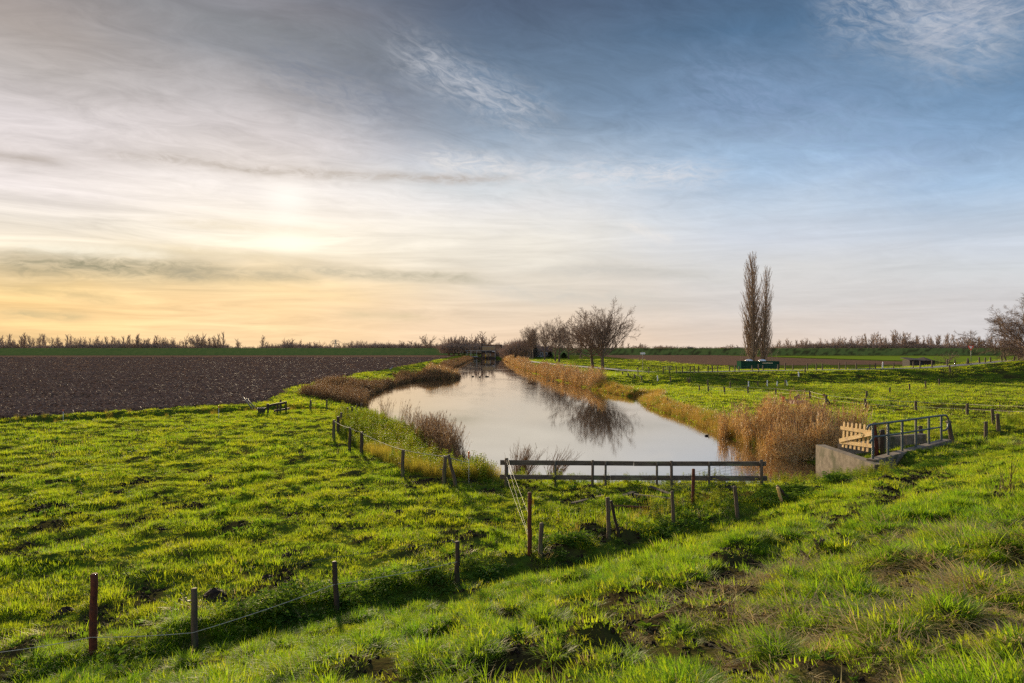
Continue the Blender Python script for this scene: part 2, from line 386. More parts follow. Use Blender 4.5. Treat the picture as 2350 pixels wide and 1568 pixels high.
# ---------------------------------------------------------------- sky and light
EXPO = .85
DENOISE = False
SUN_AZ, SUN_EL = math.radians(-18.2), math.radians(11.0)
def A(px): return math.degrees(math.atan((px-CX)/F))
def E(px, py): return math.degrees(math.atan((HY-py)/F*math.cos(math.atan((px-CX)/F))))
def build_world():
    w = bpy.data.worlds.new('World'); SC.world = w; w.use_nodes = True
    nt = w.node_tree; nt.nodes.clear()
    out = nt.nodes.new('ShaderNodeOutputWorld')
    tc = nt.nodes.new('ShaderNodeTexCoord'); sp = nt.nodes.new('ShaderNodeSeparateXYZ'); nt.links.new(tc.outputs['Generated'], sp.inputs[0])
    x, y, z = (X(nt, sp.outputs[i]) for i in range(3))
    az = x._m('ARCTAN2', y)*(180/PI)
    el = z._m('ARCSINE')*(180/PI)
    # drifting distortion so that no edge is straight
    back = az._m('ABSOLUTE').smooth(65, 130, 1.0, 1.7)  # unseen sky behind the camera brightened to fill shadows
    base = vec(nt, az, el*2.6, 0.)
    d1 = noise(nt, base, .055, 5, .6) - .5
    d2 = noise(nt, vec(nt, az+40., el*2.6+13., 3.), .055, 5, .6) - .5
    azd = az + d1*9.0; eld = el + d2*3.2
    cols = {
     0:   [(780,(246,208,152)),(735,(249,209,148)),(690,(246,206,144)),(655,(249,214,152)),(610,(236,211,168)),(560,(252,238,214)),(500,(231,222,210)),(430,(238,229,226)),(350,(215,206,203)),(250,(220,212,212)),(150,(190,183,180)),(50,(166,157,152)),(0,(156,147,143)),(-150,(140,138,142))],
     600: [(780,(244,210,164)),(700,(245,210,160)),(650,(248,219,170)),(600,(228,212,184)),(560,(249,239,219)),(500,(241,232,219)),(430,(235,228,224)),(370,(216,208,205)),(300,(212,205,206)),(200,(180,177,180)),(130,(142,145,152)),(60,(133,136,142)),(0,(130,130,137)),(-150,(110,120,134))],
     1175:[(780,(233,207,180)),(720,(227,208,186)),(650,(221,210,194)),(600,(225,218,205)),(550,(233,227,216)),(480,(218,217,217)),(420,(198,206,212)),(370,(173,186,201)),(310,(138,156,176)),(240,(114,136,160)),(150,(101,122,146)),(50,(89,107,131)),(0,(85,101,125)),(-150,(82,102,130))],
     1750:[(780,(224,206,191)),(700,(211,205,201)),(620,(211,210,209)),(550,(203,209,219)),(480,(192,205,220)),(420,(168,189,212)),(370,(155,181,208)),(310,(140,164,190)),(240,(118,144,174)),(150,(104,130,159)),(50,(85,116,148)),(0,(83,110,140)),(-150,(78,106,142))],
     2350:[(780,(211,207,207)),(700,(206,203,203)),(620,(206,209,212)),(550,(200,207,217)),(480,(182,197,214)),(420,(162,188,215)),(350,(144,170,199)),(280,(122,152,184)),(200,(108,140,173)),(100,(104,134,164)),(0,(97,128,161)),(-150,(84,114,150))]}
    prev = None; keys = sorted(cols)
    for i, k in enumerate(keys):
        rp = nt.nodes.new('ShaderNodeValToRGB'); cr = rp.color_ramp; cr.interpolation = 'EASE' if False else 'LINEAR'
        st = [(max(0, E(k, yy))/40., lin(c)) for yy, c in cols[k]]
        while len(cr.elements) > 1: cr.elements.remove(cr.elements[-1])
        cr.elements[0].position = st[0][0]; cr.elements[0].color = (*st[0][1], 1)
        for pos, c in st[1:]:
            e = cr.elements.new(pos); e.color = (*c, 1)
        e = cr.elements.new(.995); e.color = (*lin((105,122,155)), 1)
        nt.links.new((eld/40.).k, rp.inputs[0])
        c = X(nt, rp.outputs[0])
        prev = c if prev is None else mixc(nt, azd.smooth(A(keys[i-1]), A(k)), prev, c)
    col = prev
    # thin cirrus fibres, drawn out along the wind and foreshortened to the horizon as a layer at one height
    h = z._m('MAXIMUM', 0.) + .10
    qx, qy = x/h, y/h
    ca, sa = math.cos(.5), math.sin(.5)
    fib = noise(nt, vec(nt, (qx*ca+qy*sa)*1.9, (qy*ca-qx*sa)*3.3, 0.), 2.1, 12, .70, .9)
    soft = noise(nt, vec(nt, qx*.8, qy*1.5, 5.), .9, 7, .6, .4)
    low = noise(nt, vec(nt, az*.055, el*.62, 2.), 1.5, 7, .6, 1.1)
    hi = el.smooth(8, 16)
    gain = 1.06 + (fib-.5)*(hi*.62+.12) + (soft-.5)*(hi*.50+.10) + (low-.5)*(1.0-hi)*(az.smooth(-35, 15, 1.05, .36))
    g = nt.nodes.new('ShaderNodeVectorMath'); g.operation = 'SCALE'; nt.links.new(col.k, g.inputs[0]); nt.links.new(gain.k, g.inputs[3])
    col = X(nt, g.outputs[0])
    def streak(p1, p2, w, colr, amt, rag=.9, fade=.25, bend=0.):
        a1, e1, a2, e2 = A(p1[0]), E(*p1), A(p2[0]), E(*p2)
        L = math.hypot(a2-a1, e2-e1); ux, uy = (a2-a1)/L, (e2-e1)/L
        azs = az + d1*2.0; els = el + d2*1.6
        al = ((azs-a1)*ux + (els-e1)*uy)/L
        ac = (els-e1)*ux - (azs-a1)*uy
        if bend: ac = ac - al*(1.0-al)*bend
        n = noise(nt, vec(nt, al*(L*.26), ac*.8, p1[0]*.01), 2.0, 9, .68, .9)
        m = ac.gauss(0., w)*al.smooth(-.05, fade)*al.smooth(1.05, 1-fade)*(n.smooth(.30, .80)*(rag*1.5) + (1-rag))*amt
        return mixc(nt, m, col, lin(colr))
    S = [((860,80),(1300,310),1.7,(210,211,217),.50,1,.3,.0), ((1860,-40),(2400,120),2.4,(204,207,214),.50,1,.3,0), ((2050,90),(2420,-40),2.6,(206,206,214),.45,.9,.3,0),
         ((560,120),(1010,260),2.0,(112,124,144),.55,.7,.3,0), ((900,395),(1700,398),1.1,(222,222,226),.75,.9,.2,.5), ((940,352),(1210,392),.9,(230,227,226),.75,1,.3,0),
         ((-60,352),(160,372),.42,(176,164,154),.6,.5,.3,0),((190,346),(1200,408),.42,(178,168,160),.75,.7,.15,0), ((-80,600),(560,628),.95,(150,145,120),.95,.55,.22,.7), ((330,622),(700,640),.6,(158,152,132),.75,.5,.3,0),
         ((600,618),(1160,640),.55,(178,172,152),.75,.5,.25,.1), ((250,565),(760,600),.45,(222,205,170),.6,.4,.3,0), ((560,628),(760,655),.5,(160,156,136),.6,.5,.3,0), ((1180,612),(1750,640),.5,(196,194,188),.55,.5,.3,0),
         ((1420,512),(1545,562),.42,(236,232,228),.8,.8,.2,0), ((-60,716),(240,724),.42,(196,180,138),.7,.5,.3,0), ((760,720),(1000,735),.4,(206,190,156),.6,.5,.3,0),
         ((-60,655),(330,690),.5,(206,184,138),.55,.6,.3,0), ((1050,655),(1600,700),.8,(205,203,196),.5,.5,.3,0), ((-40,560),(420,585),.4,(255,248,228),.7,.5,.3,0), ((450,640),(900,700),.6,(254,224,170),.5,.6,.3,0),
         ((330,505),(780,530),.42,(226,212,186),.55,.5,.3,0),((1500,160),(2300,420),3.,(150,172,208),.35,1,.3,0)]
    for a in S: col = streak(*a)
    # the sun behind the veil
    def glow(px, py, wa, we, amt, c):
        m = az.gauss(A(px), wa)*el.gauss(E(px, py), we)*amt
        return mixc(nt, m, col, c)
    col = glow(660, 500, 12., 6.5, .08, lin((255,243,218)))
    col = glow(665, 557, 2.3, .85, .95, (1.12,1.04,.86))
    col = glow(660, 455, 1.9, 1.1, .75, (1.04,1.0,.93))
    col = glow(660, 505, 1.6, .6, .5, (1.04,1.0,.9))
    bg = nt.nodes.new('ShaderNodeBackground'); nt.links.new(col.k, bg.inputs[0]); nt.links.new((back*(1.0/2**EXPO)).k, bg.inputs[1])
    sky = nt.nodes.new('ShaderNodeTexSky'); sky.sky_type = 'NISHITA'; sky.sun_disc = False
    sky.sun_elevation = SUN_EL; sky.sun_rotation = SUN_AZ; sky.air_density = 1.0; sky.dust_density = 1.5
    b2 = nt.nodes.new('ShaderNodeBackground'); nt.links.new(sky.outputs[0], b2.inputs[0]); b2.inputs[1].default_value = .05
    ms = nt.nodes.new('ShaderNodeMixShader'); ms.inputs[0].default_value = .985
    nt.links.new(b2.outputs[0], ms.inputs[1]); nt.links.new(bg.outputs[0], ms.inputs[2]); nt.links.new(ms.outputs[0], out.inputs[0])
    w.cycles.sampling_method = 'MANUAL'; w.cycles.sample_map_resolution = 512
build_world()
ld = bpy.data.lights.new('sun', 'SUN'); ld.energy = 5.0; ld.angle = math.radians(4.5); ld.color = (1.0, .80, .52)
lo = bpy.data.objects.new('sun', ld); COL.objects.link(lo)
sd = Vector((math.sin(SUN_AZ)*math.cos(SUN_EL), math.cos(SUN_AZ)*math.cos(SUN_EL), math.sin(SUN_EL)))
lo.rotation_euler = sd.to_track_quat('Z', 'Y').to_euler(); lo.location = (-40, 120, 60)

cd = bpy.data.cameras.new('camera'); cd.sensor_width = 36; cd.lens = 36*F/2350; cd.shift_y = (HY-784)/2350
cd.clip_start = .1; cd.clip_end = 9000
cam = bpy.data.objects.new('camera', cd); COL.objects.link(cam); cam.location = (0, 0, CAMZ); cam.rotation_euler = (PI/2, 0, 0)
SC.camera = cam
SC.view_settings.view_transform = 'Standard'; SC.view_settings.look = 'None'; SC.view_settings.gamma = 1.0; SC.view_settings.exposure = EXPO
SC.view_settings.use_curve_mapping = False
SC.render.engine = 'CYCLES'
cy = SC.cycles
cy.use_denoising = DENOISE
try: cy.denoiser = 'OPENIMAGEDENOISE'
except Exception: pass
cy.max_bounces = 6; cy.diffuse_bounces = 3; cy.glossy_bounces = 3; cy.transmission_bounces = 4; cy.transparent_max_bounces = 4; cy.volume_bounces = 0
cy.use_adaptive_sampling = True; cy.adaptive_threshold = .008
cy.sample_clamp_indirect = 6.0; cy.caustics_reflective = False; cy.caustics_refractive = False

# ---------------------------------------------------------------- ground, fields, water, road
def mud_mask(x, y):
    s = foot_s(x, y)
    d = dline(x, y, PATH)
    n = .45*fbm(x*1.1, y*1.1, 41, 3) + .55*fbm(x*3.1, y*3.1, 43, 4)
    m = ss(.53, .62, n + .24*np.exp(-(d/.9)**2) + .12*np.exp(-(((x-1.2)/3.2)**2 + ((y-8.5)/3.0)**2)) - .085)*ss(-.5, 1.2, s)*ss(60, 20, y)
    m = np.maximum(m, .9*np.exp(-(d/.28)**2)*ss(10, 13, y)*ss(.3,.5,n+.1))
    m = np.maximum(m, ss(.60, .70, fbm(x*.8, y*.8, 51, 4) + .15*np.exp(-((s+.8)/.8)**2)*ss(6, -2, x))*ss(60, 30, y)*.9)
    m = np.maximum(m, ss(.62, .70, fbm(x*1.7, y*1.7, 57, 3))*.8*ss(90, 40, y))
    m = np.maximum(m, np.exp(-(dline(x, y, DITCH_L)/1.1)**2)*.9)
    # trodden earth by the lower posts
    m = np.maximum(m, ss(.5, .64, fbm(x*.7, y*1.6, 61, 3) + .2*np.exp(-(((x-47)/14)**2 + ((y-62)/6)**2)))*.9*ss(30, 36, x))
    return m
def dry_mask(x, y):
    s = foot_s(x, y)
    return ss(.43, .56, fbm(x*2.3, y*2.3, 71, 4))*ss(5.4, 2.0, np.hypot(x-5.8, y-6.0))
mg, nt, out = newmat('pasture')
wp = coords(nt, 'World')
at = nt.nodes.new('ShaderNodeAttribute'); at.attribute_name = 'mud'; mud = X(nt, at.outputs['Fac'])
at = nt.nodes.new('ShaderNodeAttribute'); at.attribute_name = 'dry'; dry = X(nt, at.outputs['Fac'])
n1 = noise(nt, wp, .35, 6, .6); n2 = noise(nt, wp, 2.6, 6, .65); n3 = noise(nt, wp, 14., 4)
c = mixc(nt, n1.smooth(.35, .65), (.055,.105,.012), (.115,.155,.014))
c = mixc(nt, n2.smooth(.40, .66), c, (.055,.062,.012))
c = mixc(nt, n3.smooth(.52, .72)*.6, c, (.030,.024,.010))
at = nt.nodes.new('ShaderNodeAttribute'); at.attribute_name = 'haze_turf'
c = mixc(nt, X(nt, at.outputs['Fac'])*.9, c, mixc(nt, n1.smooth(.3,.7), (.125,.175,.042), (.18,.21,.052)))  # far dike grass painted paler, brightening and haze put into its colour
c = mixc(nt, dry*.85, c, mixc(nt, n3.smooth(.38, .62), (.034,.022,.012), (.17,.118,.055)))
c = mixc(nt, mud*.85, c, mixc(nt, n3, (.030,.019,.011), (.055,.034,.020)))
pr = principled(nt, c, 1.0, 0., n2*.6+n3*.5, .7, .08)
nt.links.new(pr.outputs[0], out.inputs[0])

def fan(y0, y1, rows, slope, cols, off=12.):
    yy = np.geomspace(y0+off, y1+off, rows)-off
    s = np.linspace(-slope, slope, cols)
    Y, S_ = np.meshgrid(yy, s, indexing='ij')
    return S_*(Y+off), Y
GX, GY = fan(-7, 700, 640, 1.35, 760)
GZ = Hraw(GX, GY)
fl = sd_poly(GX, GY, FIELD_L); fr_ = sd_poly(GX, GY, FIELD_R)
GZ = GZ - .34*ss(.0, -1.2, fl) - .2*ss(0, -4, fr_) - .12*ss(3.2, 1.8, dline(GX, GY, ROAD))
ground = gridmesh('ground', GX, GY, GZ, mg, None, {'mud': mud_mask(GX, GY), 'dry': dry_mask(GX, GY), 'haze_turf': ss(-30, -5, GY-505+.07*np.abs(GX))})
tag(ground, kind='structure')
# the plain beyond, out to the horizon
bx, by = np.meshgrid(np.linspace(-7000, 7000, 40), np.concatenate([[640], np.geomspace(700, 7500, 24)]))
tag(gridmesh('land', bx, by, np.full(bx.shape, -.35), mg, None, {'mud': bx*0, 'dry': bx*0, 'haze_turf': bx*0+1}), kind='structure')

# ploughed land
def ploughed(name, poly, x0, x1, amp, fur, rows, cols, y0, y1, slope):
    fx, fy = fan(y0, y1, rows, slope, cols)
    d = sd_poly(fx, fy, poly) + (fbm(fx*.5, fy*.5, 5, 3)-.5)*1.6
    z = Hraw(fx, fy, False) - .02
    a = fx*.22 + fy*.976
    ridge = np.abs(((a + (fbm(fx*.08, fy*.08, 8, 2)-.5)*3)/fur) % 1.0 - .5)*2
    rough = fbm(fx*2.2, fy*3.6, 81, 4)
    near = ss(260, 60, fy)
    z = z + ss(.2, -1.0, d)*(.05 + (ridge-.5)*.16*near + (rough-.5)*amp*near)
    cd = .25*(d[:-1,:-1]+d[1:,:-1]+d[:-1,1:]+d[1:,1:])
    return gridmesh(name, fx, fy, z, M['plough'], cd < 0, None, False)
m, nt, o = newmat('ploughed clay')
wp = coords(nt, 'World', (.8, 2.2, 1))
n1 = noise(nt, wp, 1.1, 6, .7); n2 = noise(nt, wp, .05, 3); n3 = noise(nt, wp, 4.5, 4)
c = mixc(nt, n1.smooth(.35, .68), (.105,.064,.041), (.215,.138,.090)); c = mixc(nt, n2.smooth(.4, .6)*.35, c, (.11,.07,.048))
pr = principled(nt, c, n3.smooth(.3, .7, 0.8, .95), .0, n1*.7+n3*.4, 1.0, .12); nt.links.new(pr.outputs[0], o.inputs[0])
M['plough'] = m
tag(ploughed('field', FIELD_L, 0, 0, .30, .95, 620, 620, 20, 505, 1.3), kind='structure')
tag(ploughed('field', FIELD_R, 0, 0, .2, 1.1, 200, 360, 180, 505, .8), kind='structure')
# the light green winter crop beyond
m, nt, o = newmat('winter crop')
wp = coords(nt, 'World', (.3, 1.5, 1)); n1 = noise(nt, wp, .25, 6, .7)
pr = principled(nt, mixc(nt, n1.smooth(.3, .7), (.115,.185,.018), (.17,.225,.026)), 1., .0, n1, .4, .1); nt.links.new(pr.outputs[0], o.inputs[0])
M['crop'] = m
cx_, cy_ = np.meshgrid(np.linspace(145, 520, 60), np.linspace(180, 420, 60)); cx_ = cx_ + (250-cy_)*.0
tag(gridmesh('field', cx_, cy_, Hraw(cx_, cy_)+.10, m, sd_poly(cx_[:-1,:-1], cy_[:-1,:-1], [(150,205),(520,190),(520,420),(150,420)]) < 0), kind='structure')

# canal water
m, nt, o = newmat('canal water')
wp = coords(nt, 'World', (1, .42, 1)); w2 = coords(nt, 'World', (.35, 1.5, 1))
rip = noise(nt, coords(nt, 'World', (2.2, 5.5, 1)), 1.0, 4, .6); swell = noise(nt, wp, .7, 3)
patch = noise(nt, coords(nt, 'World', (.10, .035, 1)), 1.0, 4, .6, .6).smooth(.46, .64, .16, 3.0)
bp = nt.nodes.new('ShaderNodeBump'); bp.inputs['Distance'].default_value = .017; nt.links.new((patch*.22).k, bp.inputs['Strength']); nt.links.new((rip*.5+swell*.8).k, bp.inputs['Height'])
gl = nt.nodes.new('ShaderNodeBsdfGlossy'); gl.inputs['Roughness'].default_value = .035; gl.inputs[0].default_value = (.98,.955,.92,1); nt.links.new(bp.outputs[0], gl.inputs['Normal'])
df = nt.nodes.new('ShaderNodeBsdfDiffuse'); df.inputs[0].default_value = (.05,.036,.02,1)
lw = nt.nodes.new('ShaderNodeFresnel'); lw.inputs[0].default_value = 2.1; nt.links.new(bp.outputs[0], lw.inputs['Normal'])
ms = nt.nodes.new('ShaderNodeMixShader'); nt.links.new((X(nt, lw.outputs[0])*.56+.46).k, ms.inputs[0])
nt.links.new(df.outputs[0], ms.inputs[1]); nt.links.new(gl.outputs[0], ms.inputs[2]); nt.links.new(ms.outputs[0], o.inputs[0])
wx, wy = np.meshgrid(np.linspace(-34, 30, 60), np.linspace(27, 423, 200))
tag(gridmesh('water', wx, wy, np.full(wx.shape, WATER), m, None, None, False), kind='structure')

# narrow road along the canal and the embankment
def strip(name, pts, hw, mat, lift, step=2.0):
    P = []
    for (ax, ay), (bx2, by2) in zip(pts, pts[1:]):
        n = max(2, int(math.hypot(bx2-ax, by2-ay)/step))
        P += [(ax+(bx2-ax)*i/n, ay+(by2-ay)*i/n) for i in range(n)]
    P.append(pts[-1]); P = np.array(P)
    for _ in range(6): P[1:-1] = (P[:-2]+P[1:-1]*2+P[2:])/4
    T = np.gradient(P, axis=0); T /= np.linalg.norm(T, axis=1)[:,None]
    Nn = np.stack([-T[:,1], T[:,0]], -1)
    t = np.linspace(-hw, hw, 5)
    X_ = P[:,0:1]+Nn[:,0:1]*t; Y_ = P[:,1:2]+Nn[:,1:2]*t
    Z_ = np.repeat(Hraw(P[:,0], P[:,1], False)[:,None], 5, 1)+lift
    return gridmesh(name, X_, Y_, Z_, mat)
M['asphalt'] = solid('pale asphalt', (.20,.19,.19), (.15,.14,.14), 1.5, .7, .4, .2, which='World')
tag(strip('road', ROAD, 1.7, M['asphalt'], .10), kind='structure')
# ---------------------------------------------------------------- bare trees
def grow_tree(rng, spec):
    """Branch polylines of a bare tree: [(level, points, radii)]."""
    out = []
    def vperp(d, a0=None):
        a = rng.uniform(0, 2*PI) if a0 is None else a0 + rng.gauss(0, .25); u = d.cross(Vector((0,0,1)))
        if u.length < .1: u = d.cross(Vector((1,0,0)))
        u.normalize(); w = d.cross(u); return u*math.cos(a)+w*math.sin(a)
    def branch(p, d, L, r, lv):
        sp = spec['lv'][lv]; k = sp.get('seg', 4)
        pts = [p.copy()]; rad = [r]; q = p.copy(); dd = d.copy()
        tip = r*sp.get('tip', .35)
        for i in range(k):
            dd = (dd + Vector((rng.gauss(0,1), rng.gauss(0,1), rng.gauss(0,1)))*sp.get('wob', .12) + Vector((0,0,1))*sp.get('up', .05)).normalized()
            q = q + dd*(L/k); pts.append(q.copy()); rad.append(r + (tip-r)*((i+1)/k))
        out.append((lv, pts, rad))
        if lv+1 >= len(spec['lv']): return
        cp = spec['lv'][lv+1]; n = cp['n']; n = n if isinstance(n, int) else rng.randint(*n)
        lo, hi = cp.get('at', (.3, 1.0))
        ph = rng.uniform(0, 6.28)
        for j in range(n):
            t = lo + (hi-lo)*((j+rng.random())/n)
            f = t*k; i = min(int(f), k-1); f -= i
            bp = pts[i].lerp(pts[i+1], f); br = rad[i]+(rad[i+1]-rad[i])*f
            bd = (pts[i+1]-pts[i]).normalized()
            ga, gb = cp['ang']
            ang = math.radians(rng.uniform(ga, gb) if not cp.get('env') else gb+(ga-gb)*((t-lo)/(hi-lo))**cp.get('pw', 1.5) + rng.gauss(0, 5))
            nd = (bd*math.cos(ang)+vperp(bd, ph+j*2.4)*math.sin(ang)).normalized()
            nl = cp['len']*(L if cp.get('rel', True) else 1)*(1-cp.get('shrink', .45)*t)*rng.uniform(.75, 1.2)
            branch(bp, nd, nl, max(cp.get('minr', .008), br*cp.get('rr', .6)*rng.uniform(.8, 1.1)), lv+1)
    for d, L, r in spec['stems']:
        branch(Vector((0,0,-.3)), Vector(d).normalized(), L, r, 0)
    return out
def tree_meshes(rng, spec, split, mats, names=('trunk', 'crown')):
    parts = [MB(), MB()]
    for lv, pts, rad in grow_tree(rng, spec):
        n = 8 if lv == 0 else 5 if lv == 1 else 4 if lv == 2 else 3
        if lv == 0:
            pts = [pts[0]] + pts; rad = [rad[0]*1.5] + rad; pts[1] = pts[0].lerp(pts[2], .12) if len(pts) > 2 else pts[1]
        (parts[0] if lv <= split else parts[1]).tube(pts, rad, n, 0, False)
    return [p.mesh(nm, m, True) for p, nm, m in zip(parts, names, mats)]
def tree_obj(me, name, loc, scl, rz, label, group=None):
    t = thing(name, loc, label, 'tree', group, rz); t.scale = scl
    for m in me:
        c = bpy.data.objects.new(m.name, m); COL.objects.link(c); c.parent = t
    return t
def mb_tree(rng, spec, mat):
    b = MB()
    for lv, pts, rad in grow_tree(rng, spec): b.tube(pts, rad, 5 if lv == 0 else 3, 0, False)
    return b.mesh('bare_tree', mat, True)
def avenue(h, spread, n1=7, up=.10, tw=.019):
    return dict(stems=[((0.02,0,1), h*.34, h*.024)], lv=[
        dict(seg=5, wob=.03, up=.1, tip=.75),
        dict(n=n1, at=(.55,1.0), ang=(8,spread), env=True, len=h*.58, rel=False, shrink=.0, rr=.5, seg=8, wob=.09, up=up, tip=.2),
        dict(n=(12,14), at=(.15,.98), ang=(20,48), len=.36, shrink=.35, rr=.5, seg=5, wob=.10, up=.05, tip=.3, minr=.028),
        dict(n=(6,8), at=(.15,1.0), ang=(20,50), len=.50, shrink=.35, rr=.6, seg=4, wob=.13, up=.04, tip=.4, minr=.020),
        dict(n=(4,6), at=(.1,1.0), ang=(20,50), len=.60, shrink=.3, rr=.6, seg=3, wob=.15, up=.05, tip=.6, minr=tw)])
def put_tree(me, px, py, ptop, hgt, label, rz=0, group=None, name='bare_tree', sx=1.0, d=None):
    if d is None: x, y, z = hit(px, py)
    else: x, y = ray(px, d), d; z = H(x, y)
    want = CAMZ + (HY-ptop)/F*y - z
    s = want/hgt
    return tree_obj(me, name, (x, y, z-.05), (s*sx, s*sx, s), rz, label, group)
def top_of(me): return max(v.co.z for m in me for v in m.vertices)
rg = random.Random(5)
bk = (M['bark'], M['twig'])
big = tree_meshes(random.Random(10), avenue(15.5, 66, 17, .035), 0, bk)
put_tree(big, 1383, 850, 676, top_of(big), 'broad spreading bare tree beside the canal road, tallest of the avenue', 0., sx=.95)
lean = avenue(13.5, 68, 11, .02); lean['stems'] = [((-.10,0,1), 4.8, .30)]
b2 = tree_meshes(random.Random(13), lean, 0, bk)
put_tree(b2, 1361, 847, 704, top_of(b2), 'bare tree with low wide limbs standing just behind the tallest avenue tree', 1.0, sx=1.1)
av = [tree_meshes(rg, avenue(16, 50, 9, .10, .02), 0, bk), tree_meshes(rg, avenue(16, 42, 8, .13, .02), 0, bk), tree_meshes(rg, avenue(16, 58, 8, .08, .02), 0, bk)]
G = 'bare avenue trees along the canal road'
for i, px, py, pt, d, sx, lab in ((2,1283,830,723,240,1.0,'bare avenue tree with open forked crown, nearest of the farther avenue cluster'),
        (1,1274,829,738,246,.9,'slimmer bare avenue tree close behind the open forked one'),
        (0,1250,825,733,288,.85,'upright bare avenue tree standing before the brick house'),
        (1,1223,824,746,318,.95,'rounded bare avenue tree with trunk nearest the water in a group of three'),
        (0,1218,822,744,335,1.0,'middle bare trunk of the three avenue trees grouped by the reeds'),
        (2,1212,822,748,350,1.0,'farthest bare trunk of the three avenue trees grouped by the reeds'),
        (1,1305,826,742,300,.9,'bare tree filling the gap behind the open forked avenue tree'),
        (0,1332,822,738,330,1.0,'bare tree half hidden behind the low wide limbed tree')):
    put_tree(av[i], px, py, pt, top_of(av[i]), lab, px*.7, G, d=d, sx=sx)
# poplars
def poplar(h, n, sp=1.0):
    return dict(stems=[((.01,0,1), h, h*.021)], lv=[
        dict(seg=10, wob=.012, up=.02, tip=.1),
        dict(n=n, at=(.02,.97), ang=(18*sp,34*sp), len=h*.31, rel=False, shrink=.62, rr=.40, seg=6, wob=.05, up=.17, tip=.3, minr=.03),
        dict(n=(9,12), at=(.12,1.0), ang=(12,32), len=.38, shrink=.5, rr=.5, seg=4, wob=.06, up=.16, tip=.4, minr=.02),
        dict(n=(3,5), at=(.2,1.0), ang=(10,28), len=.5, shrink=.4, rr=.6, seg=3, wob=.08, up=.12, tip=.6, minr=.017)])
pk = (M['bark'], M['poplar'])
p1 = tree_meshes(rg, poplar(26, 104), 0, pk); p2 = tree_meshes(rg, poplar(22, 76), 0, pk)
put_tree(p1, 1727, 842, 575, top_of(p1), 'tall columnar bare poplar behind the green containers, taller of the pair', 0, name='poplar_tree', d=158, sx=1.12)
t = put_tree(p2, 1750, 842, 608, top_of(p2), 'shorter narrow bare poplar leaning away from the tall poplar', 2.0, name='poplar_tree', d=157, sx=.84); t.rotation_euler = (0, .06, 0)
sap = dict(stems=[((.1,0,1), 9, .06), ((-.12,.1,1), 8, .05), ((.25,-.1,1), 6.5, .04)], lv=[dict(seg=7, wob=.06, up=.08, tip=.2), dict(n=14, at=(.2,1), ang=(20,40), len=.28, shrink=.4, rr=.45, seg=4, wob=.1, up=.12, tip=.4, minr=.018)])
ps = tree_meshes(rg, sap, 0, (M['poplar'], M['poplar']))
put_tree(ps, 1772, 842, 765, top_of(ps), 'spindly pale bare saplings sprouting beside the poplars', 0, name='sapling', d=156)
put_tree(ps, 1703, 842, 788, top_of(ps), 'small bare sapling at the foot of the tall poplar', 2, name='sapling', d=157)
# the big tree at the edge of the frame and the small crooked one
edge = dict(stems=[((-.02,0,1), 4.6, .42)], lv=[
    dict(seg=5, wob=.05, up=.1, tip=.75),
    dict(n=24, at=(.25,1.0), ang=(5,92), env=True, len=9.0, rel=False, shrink=.0, rr=.40, seg=8, wob=.11, up=.03, tip=.25),
    dict(n=(14,16), at=(.12,1.0), ang=(25,58), len=.40, shrink=.35, rr=.55, seg=5, wob=.16, up=.03, tip=.3, minr=.028),
    dict(n=(5,7), at=(.15,1.0), ang=(25,60), len=.50, shrink=.4, rr=.55, seg=4, wob=.18, up=.03, tip=.4, minr=.018),
    dict(n=(8,10), at=(.1,1.0), ang=(25,60), len=.62, shrink=.3, rr=.6, seg=3, wob=.18, up=.03, tip=.6, minr=.018)])
et = tree_meshes(random.Random(23), edge, 0, bk)
put_tree(et, 2353, 827, 672, top_of(et), 'huge round bare tree with low drooping limbs at the end of the embankment', 0, sx=1.34)
crook = dict(stems=[((.12,0,1), 2.0, .09), ((-.35,0,1), 1.8, .07)], lv=[dict(seg=4, wob=.2, up=.05, tip=.5), dict(n=8, at=(.4,1), ang=(35,80), len=1.9, rel=False, shrink=.2, rr=.5, seg=5, wob=.2, up=.0, tip=.3),
    dict(n=6, at=(.2,1), ang=(30,70), len=.4, rr=.6, seg=3, wob=.2, up=0., tip=.5, minr=.012), dict(n=4, at=(.2,1), ang=(30,60), len=.5, rr=.6, seg=3, wob=.2, tip=.5, minr=.01)])
ct = tree_meshes(rg, crook, 0, bk)
put_tree(ct, 2175, 838, 806, top_of(ct), 'small crooked fruit tree between the wooden shed and the give way sign', 0, name='fruit_tree', d=134, sx=1.3)

